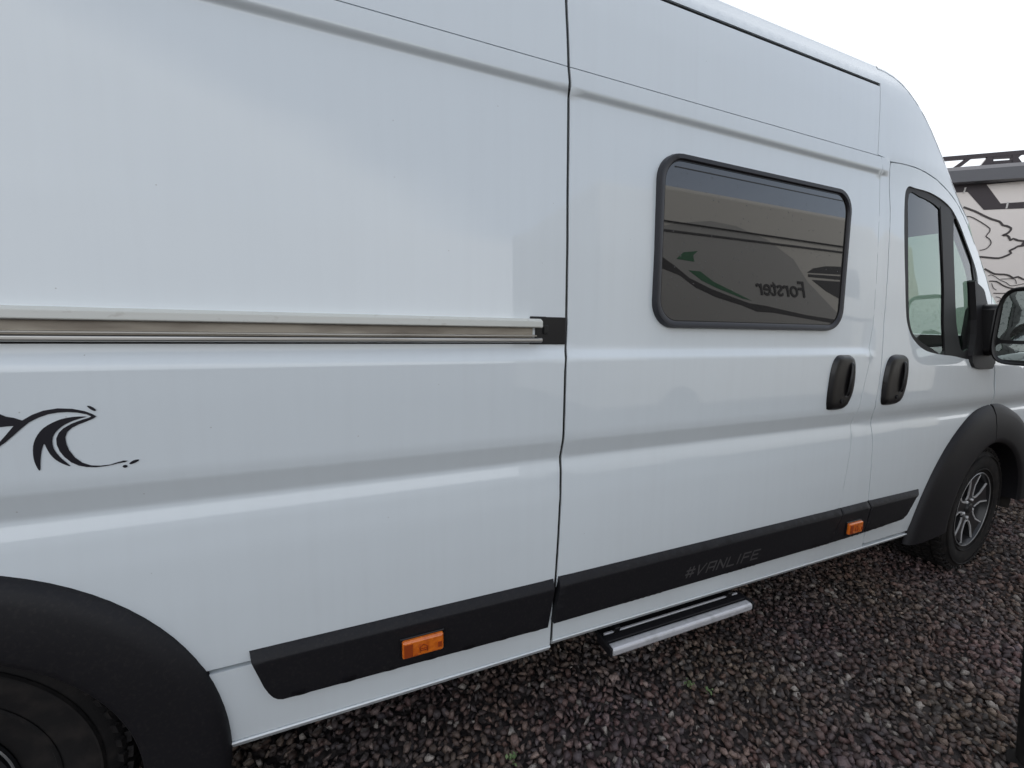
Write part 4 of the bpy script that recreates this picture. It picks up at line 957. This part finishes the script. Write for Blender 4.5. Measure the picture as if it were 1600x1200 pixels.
# ------------------------------------------------------------------ motorhome parked across the lane: only its reflection shows
def build_opposite():
    YO = -1.5
    m_b = mat('motorhome_wall', (.66, .63, .57), .4, coat=.2); m_g = mat('green_decal', (.03, .16, .07), .4); m_k = mat('charcoal_decal', (.03, .028, .03), .4)
    op = empty('motorhome', (5.5, -2.6, 0), 'cream motorhome with green and black swooshes, reflected in the van side window', 'motorhome')
    X0, X1 = 2.45, 9.2
    bm = bmesh.new(); box_bm(bm, ((X0 + X1) / 2, YO - 1.15, 1.80), (X1 - X0, 2.3, 2.70)); bm_obj('body', bm, m_b, op, bevel=.06, seg=3)
    bm = bmesh.new(); box_bm(bm, ((X0 + X1) / 2, YO - 1.13, .42), (X1 - X0 - .1, 2.2, .30)); bm_obj('skirt', bm, BLACK, op, bevel=.02)
    # reflected line of sight -> point on the side wall
    def uz(px_, py_):
        d = C_RIGHT * (px_ - 800) + C_UP * (600 - py_) - C_BACK * FPX
        n_ = np.array([0, -1, (y_t - y_b) / (wt_ - wb_)]); n_ /= np.linalg.norm(n_); p0 = np.array([0, y_b, wb_])
        p = EYE + d * (((p0 - EYE) @ n_) / (d @ n_)); r = d - 2 * (d @ n_) * n_; q = p + r * ((YO - p[1]) / r[1]); return float(q[0]), float(q[2])
    def slab(name, pts, o, m, rot=False):
        P = [uz(*p) for p in pts]; bm = bmesh.new(); plate(bm, P, lambda u, z, q: (u, YO + q, z), o, -.002); return bm_obj(name, bm, m, op)
    print('refl', uz(1178, 445), uz(1262, 445), uz(1050, 290), uz(1320, 345))
    zc = lambda pts: [(1040 + x / 5.333, 380 + y / 5.333) for x, y in pts]
    slab('awning_rail', [(1030, 343), (1330, 387), (1330, 388.2), (1030, 344)], .02, m_k)
    slab('trim_line', [(1030, 357), (1330, 395), (1330, 397), (1030, 360)], .012, m_k)
    slab('grey_field', [(1020, 356), (1060, 348), (1110, 345), (1150, 353), (1200, 375), (1240, 405), (1262, 440), (1300, 480), (1330, 510), (1330, 560), (1020, 560)], .002, mat('grey_field', (.42, .41, .39), .4))
    slab('black_swoosh', zc([(-100, 60), (80, 190), (200, 290), (380, 380), (560, 450), (700, 500), (830, 520), (1000, 560), (1180, 600), (1500, 650), (1700, 690), (1700, 720), (1400, 668), (1150, 625), (900, 580), (760, 570), (640, 520), (420, 450), (250, 370), (120, 270), (-100, 180)]), .004, m_k)
    slab('green_swoosh', zc([(190, 225), (290, 235), (400, 320), (560, 400), (720, 480), (640, 460), (420, 370), (300, 310)]), .004, m_g)
    slab('green_fin', zc([(90, 130), (150, 75), (270, 65), (230, 100), (240, 155)]), .004, m_g)
    slab('grey_fin', zc([(1180, 245), (1230, 210), (1330, 192), (1600, 200), (1600, 270)]), .004, m_k)
    slab('grey_fin', zc([(1190, 258), (1600, 285), (1600, 320), (1190, 280)]), .004, m_k)
    slab('black_fin', zc([(1220, 305), (1600, 330), (1600, 520), (1480, 480), (1340, 400)]), .004, m_k)
    a = uz(1180, 452); b = uz(1260, 452); tt = uz(1220, 432)
    cu = bpy.data.curves.new('lettering', 'FONT'); cu.body = 'Forster'; cu.size = 1; cu.shear = .25; cu.offset = .012; cu.extrude = .004
    to = bpy.data.objects.new('tmp', cu); COL.objects.link(to); dg = bpy.context.evaluated_depsgraph_get(); me = bpy.data.meshes.new_from_object(to.evaluated_get(dg)); bpy.data.objects.remove(to)
    co = np.array([v_.co[:] for v_ in me.vertices]); wdt = co[:, 0].max()
    Wd = b[0] - a[0]; sc = Wd / wdt
    vs = [(b[0] - c[0] * sc, YO + .006 + c[2], a[1] + c[1] * sc * .95 - .06) for c in co]
    for v_, p in zip(me.vertices, vs): v_.co = p
    me.materials.clear(); me.materials.append(m_k); me.name = 'lettering'
    lo = bpy.data.objects.new('lettering', me); link(lo, op); lo.matrix_parent_inverse = abs_matrix(op).inverted()
    for x in (3.6, 8.0):
        bm = bmesh.new(); lathe_bm(bm, [(.0001, .02), (.2, .02), (.33, .01), (.35, -.02), (.35, -.2), (.0001, -.2)], 40, c=(x, YO, .35)); bm_obj('wheel', bm, RUBBER, op, smooth=True)
build_opposite()

# leaning black post, stand-in for an unidentified dark shape at the right border
bm = bmesh.new(); lathe_bm(bm, [(.0001, 0), (.06, 0)], 4)
bm.free()
def dark_post():
    d = C_RIGHT * (1588 - 800) + C_UP * (600 - 1050) - C_BACK * FPX; p = EYE + d * (1.9 / d[0])
    bl = empty('dark_post', (0, 0, 0), 'black post standing in for an unidentified dark shape, leaning at the right edge of the photo, in front of the gravel', 'dark_post')
    cx, cy = 1.98, p[1] - .073; bl.location = (cx, cy, 0)
    bm = bmesh.new(); prf = [(.0001, 0), (.075, 0), (.075, .02), (.055, .035), (.053, .70), (.048, .735), (.03, .75), (.0001, .755)]
    n = 32; rings = [[bm.verts.new((cx + r * math.cos(6.28318 * k / n), cy + r * math.sin(6.28318 * k / n), z)) for k in range(n)] for r, z in prf]
    for a, b in zip(rings, rings[1:]):
        for k in range(n): bm.faces.new((a[k], a[(k + 1) % n], b[(k + 1) % n], b[k]))
    bmesh.ops.remove_doubles(bm, verts=bm.verts, dist=.0005)
    for v_ in bm.verts: v_.co.x -= v_.co.z * .10; v_.co.y += v_.co.z * .06
    bm_obj('post', bm, RUBBER, bl, smooth=True)
dark_post()
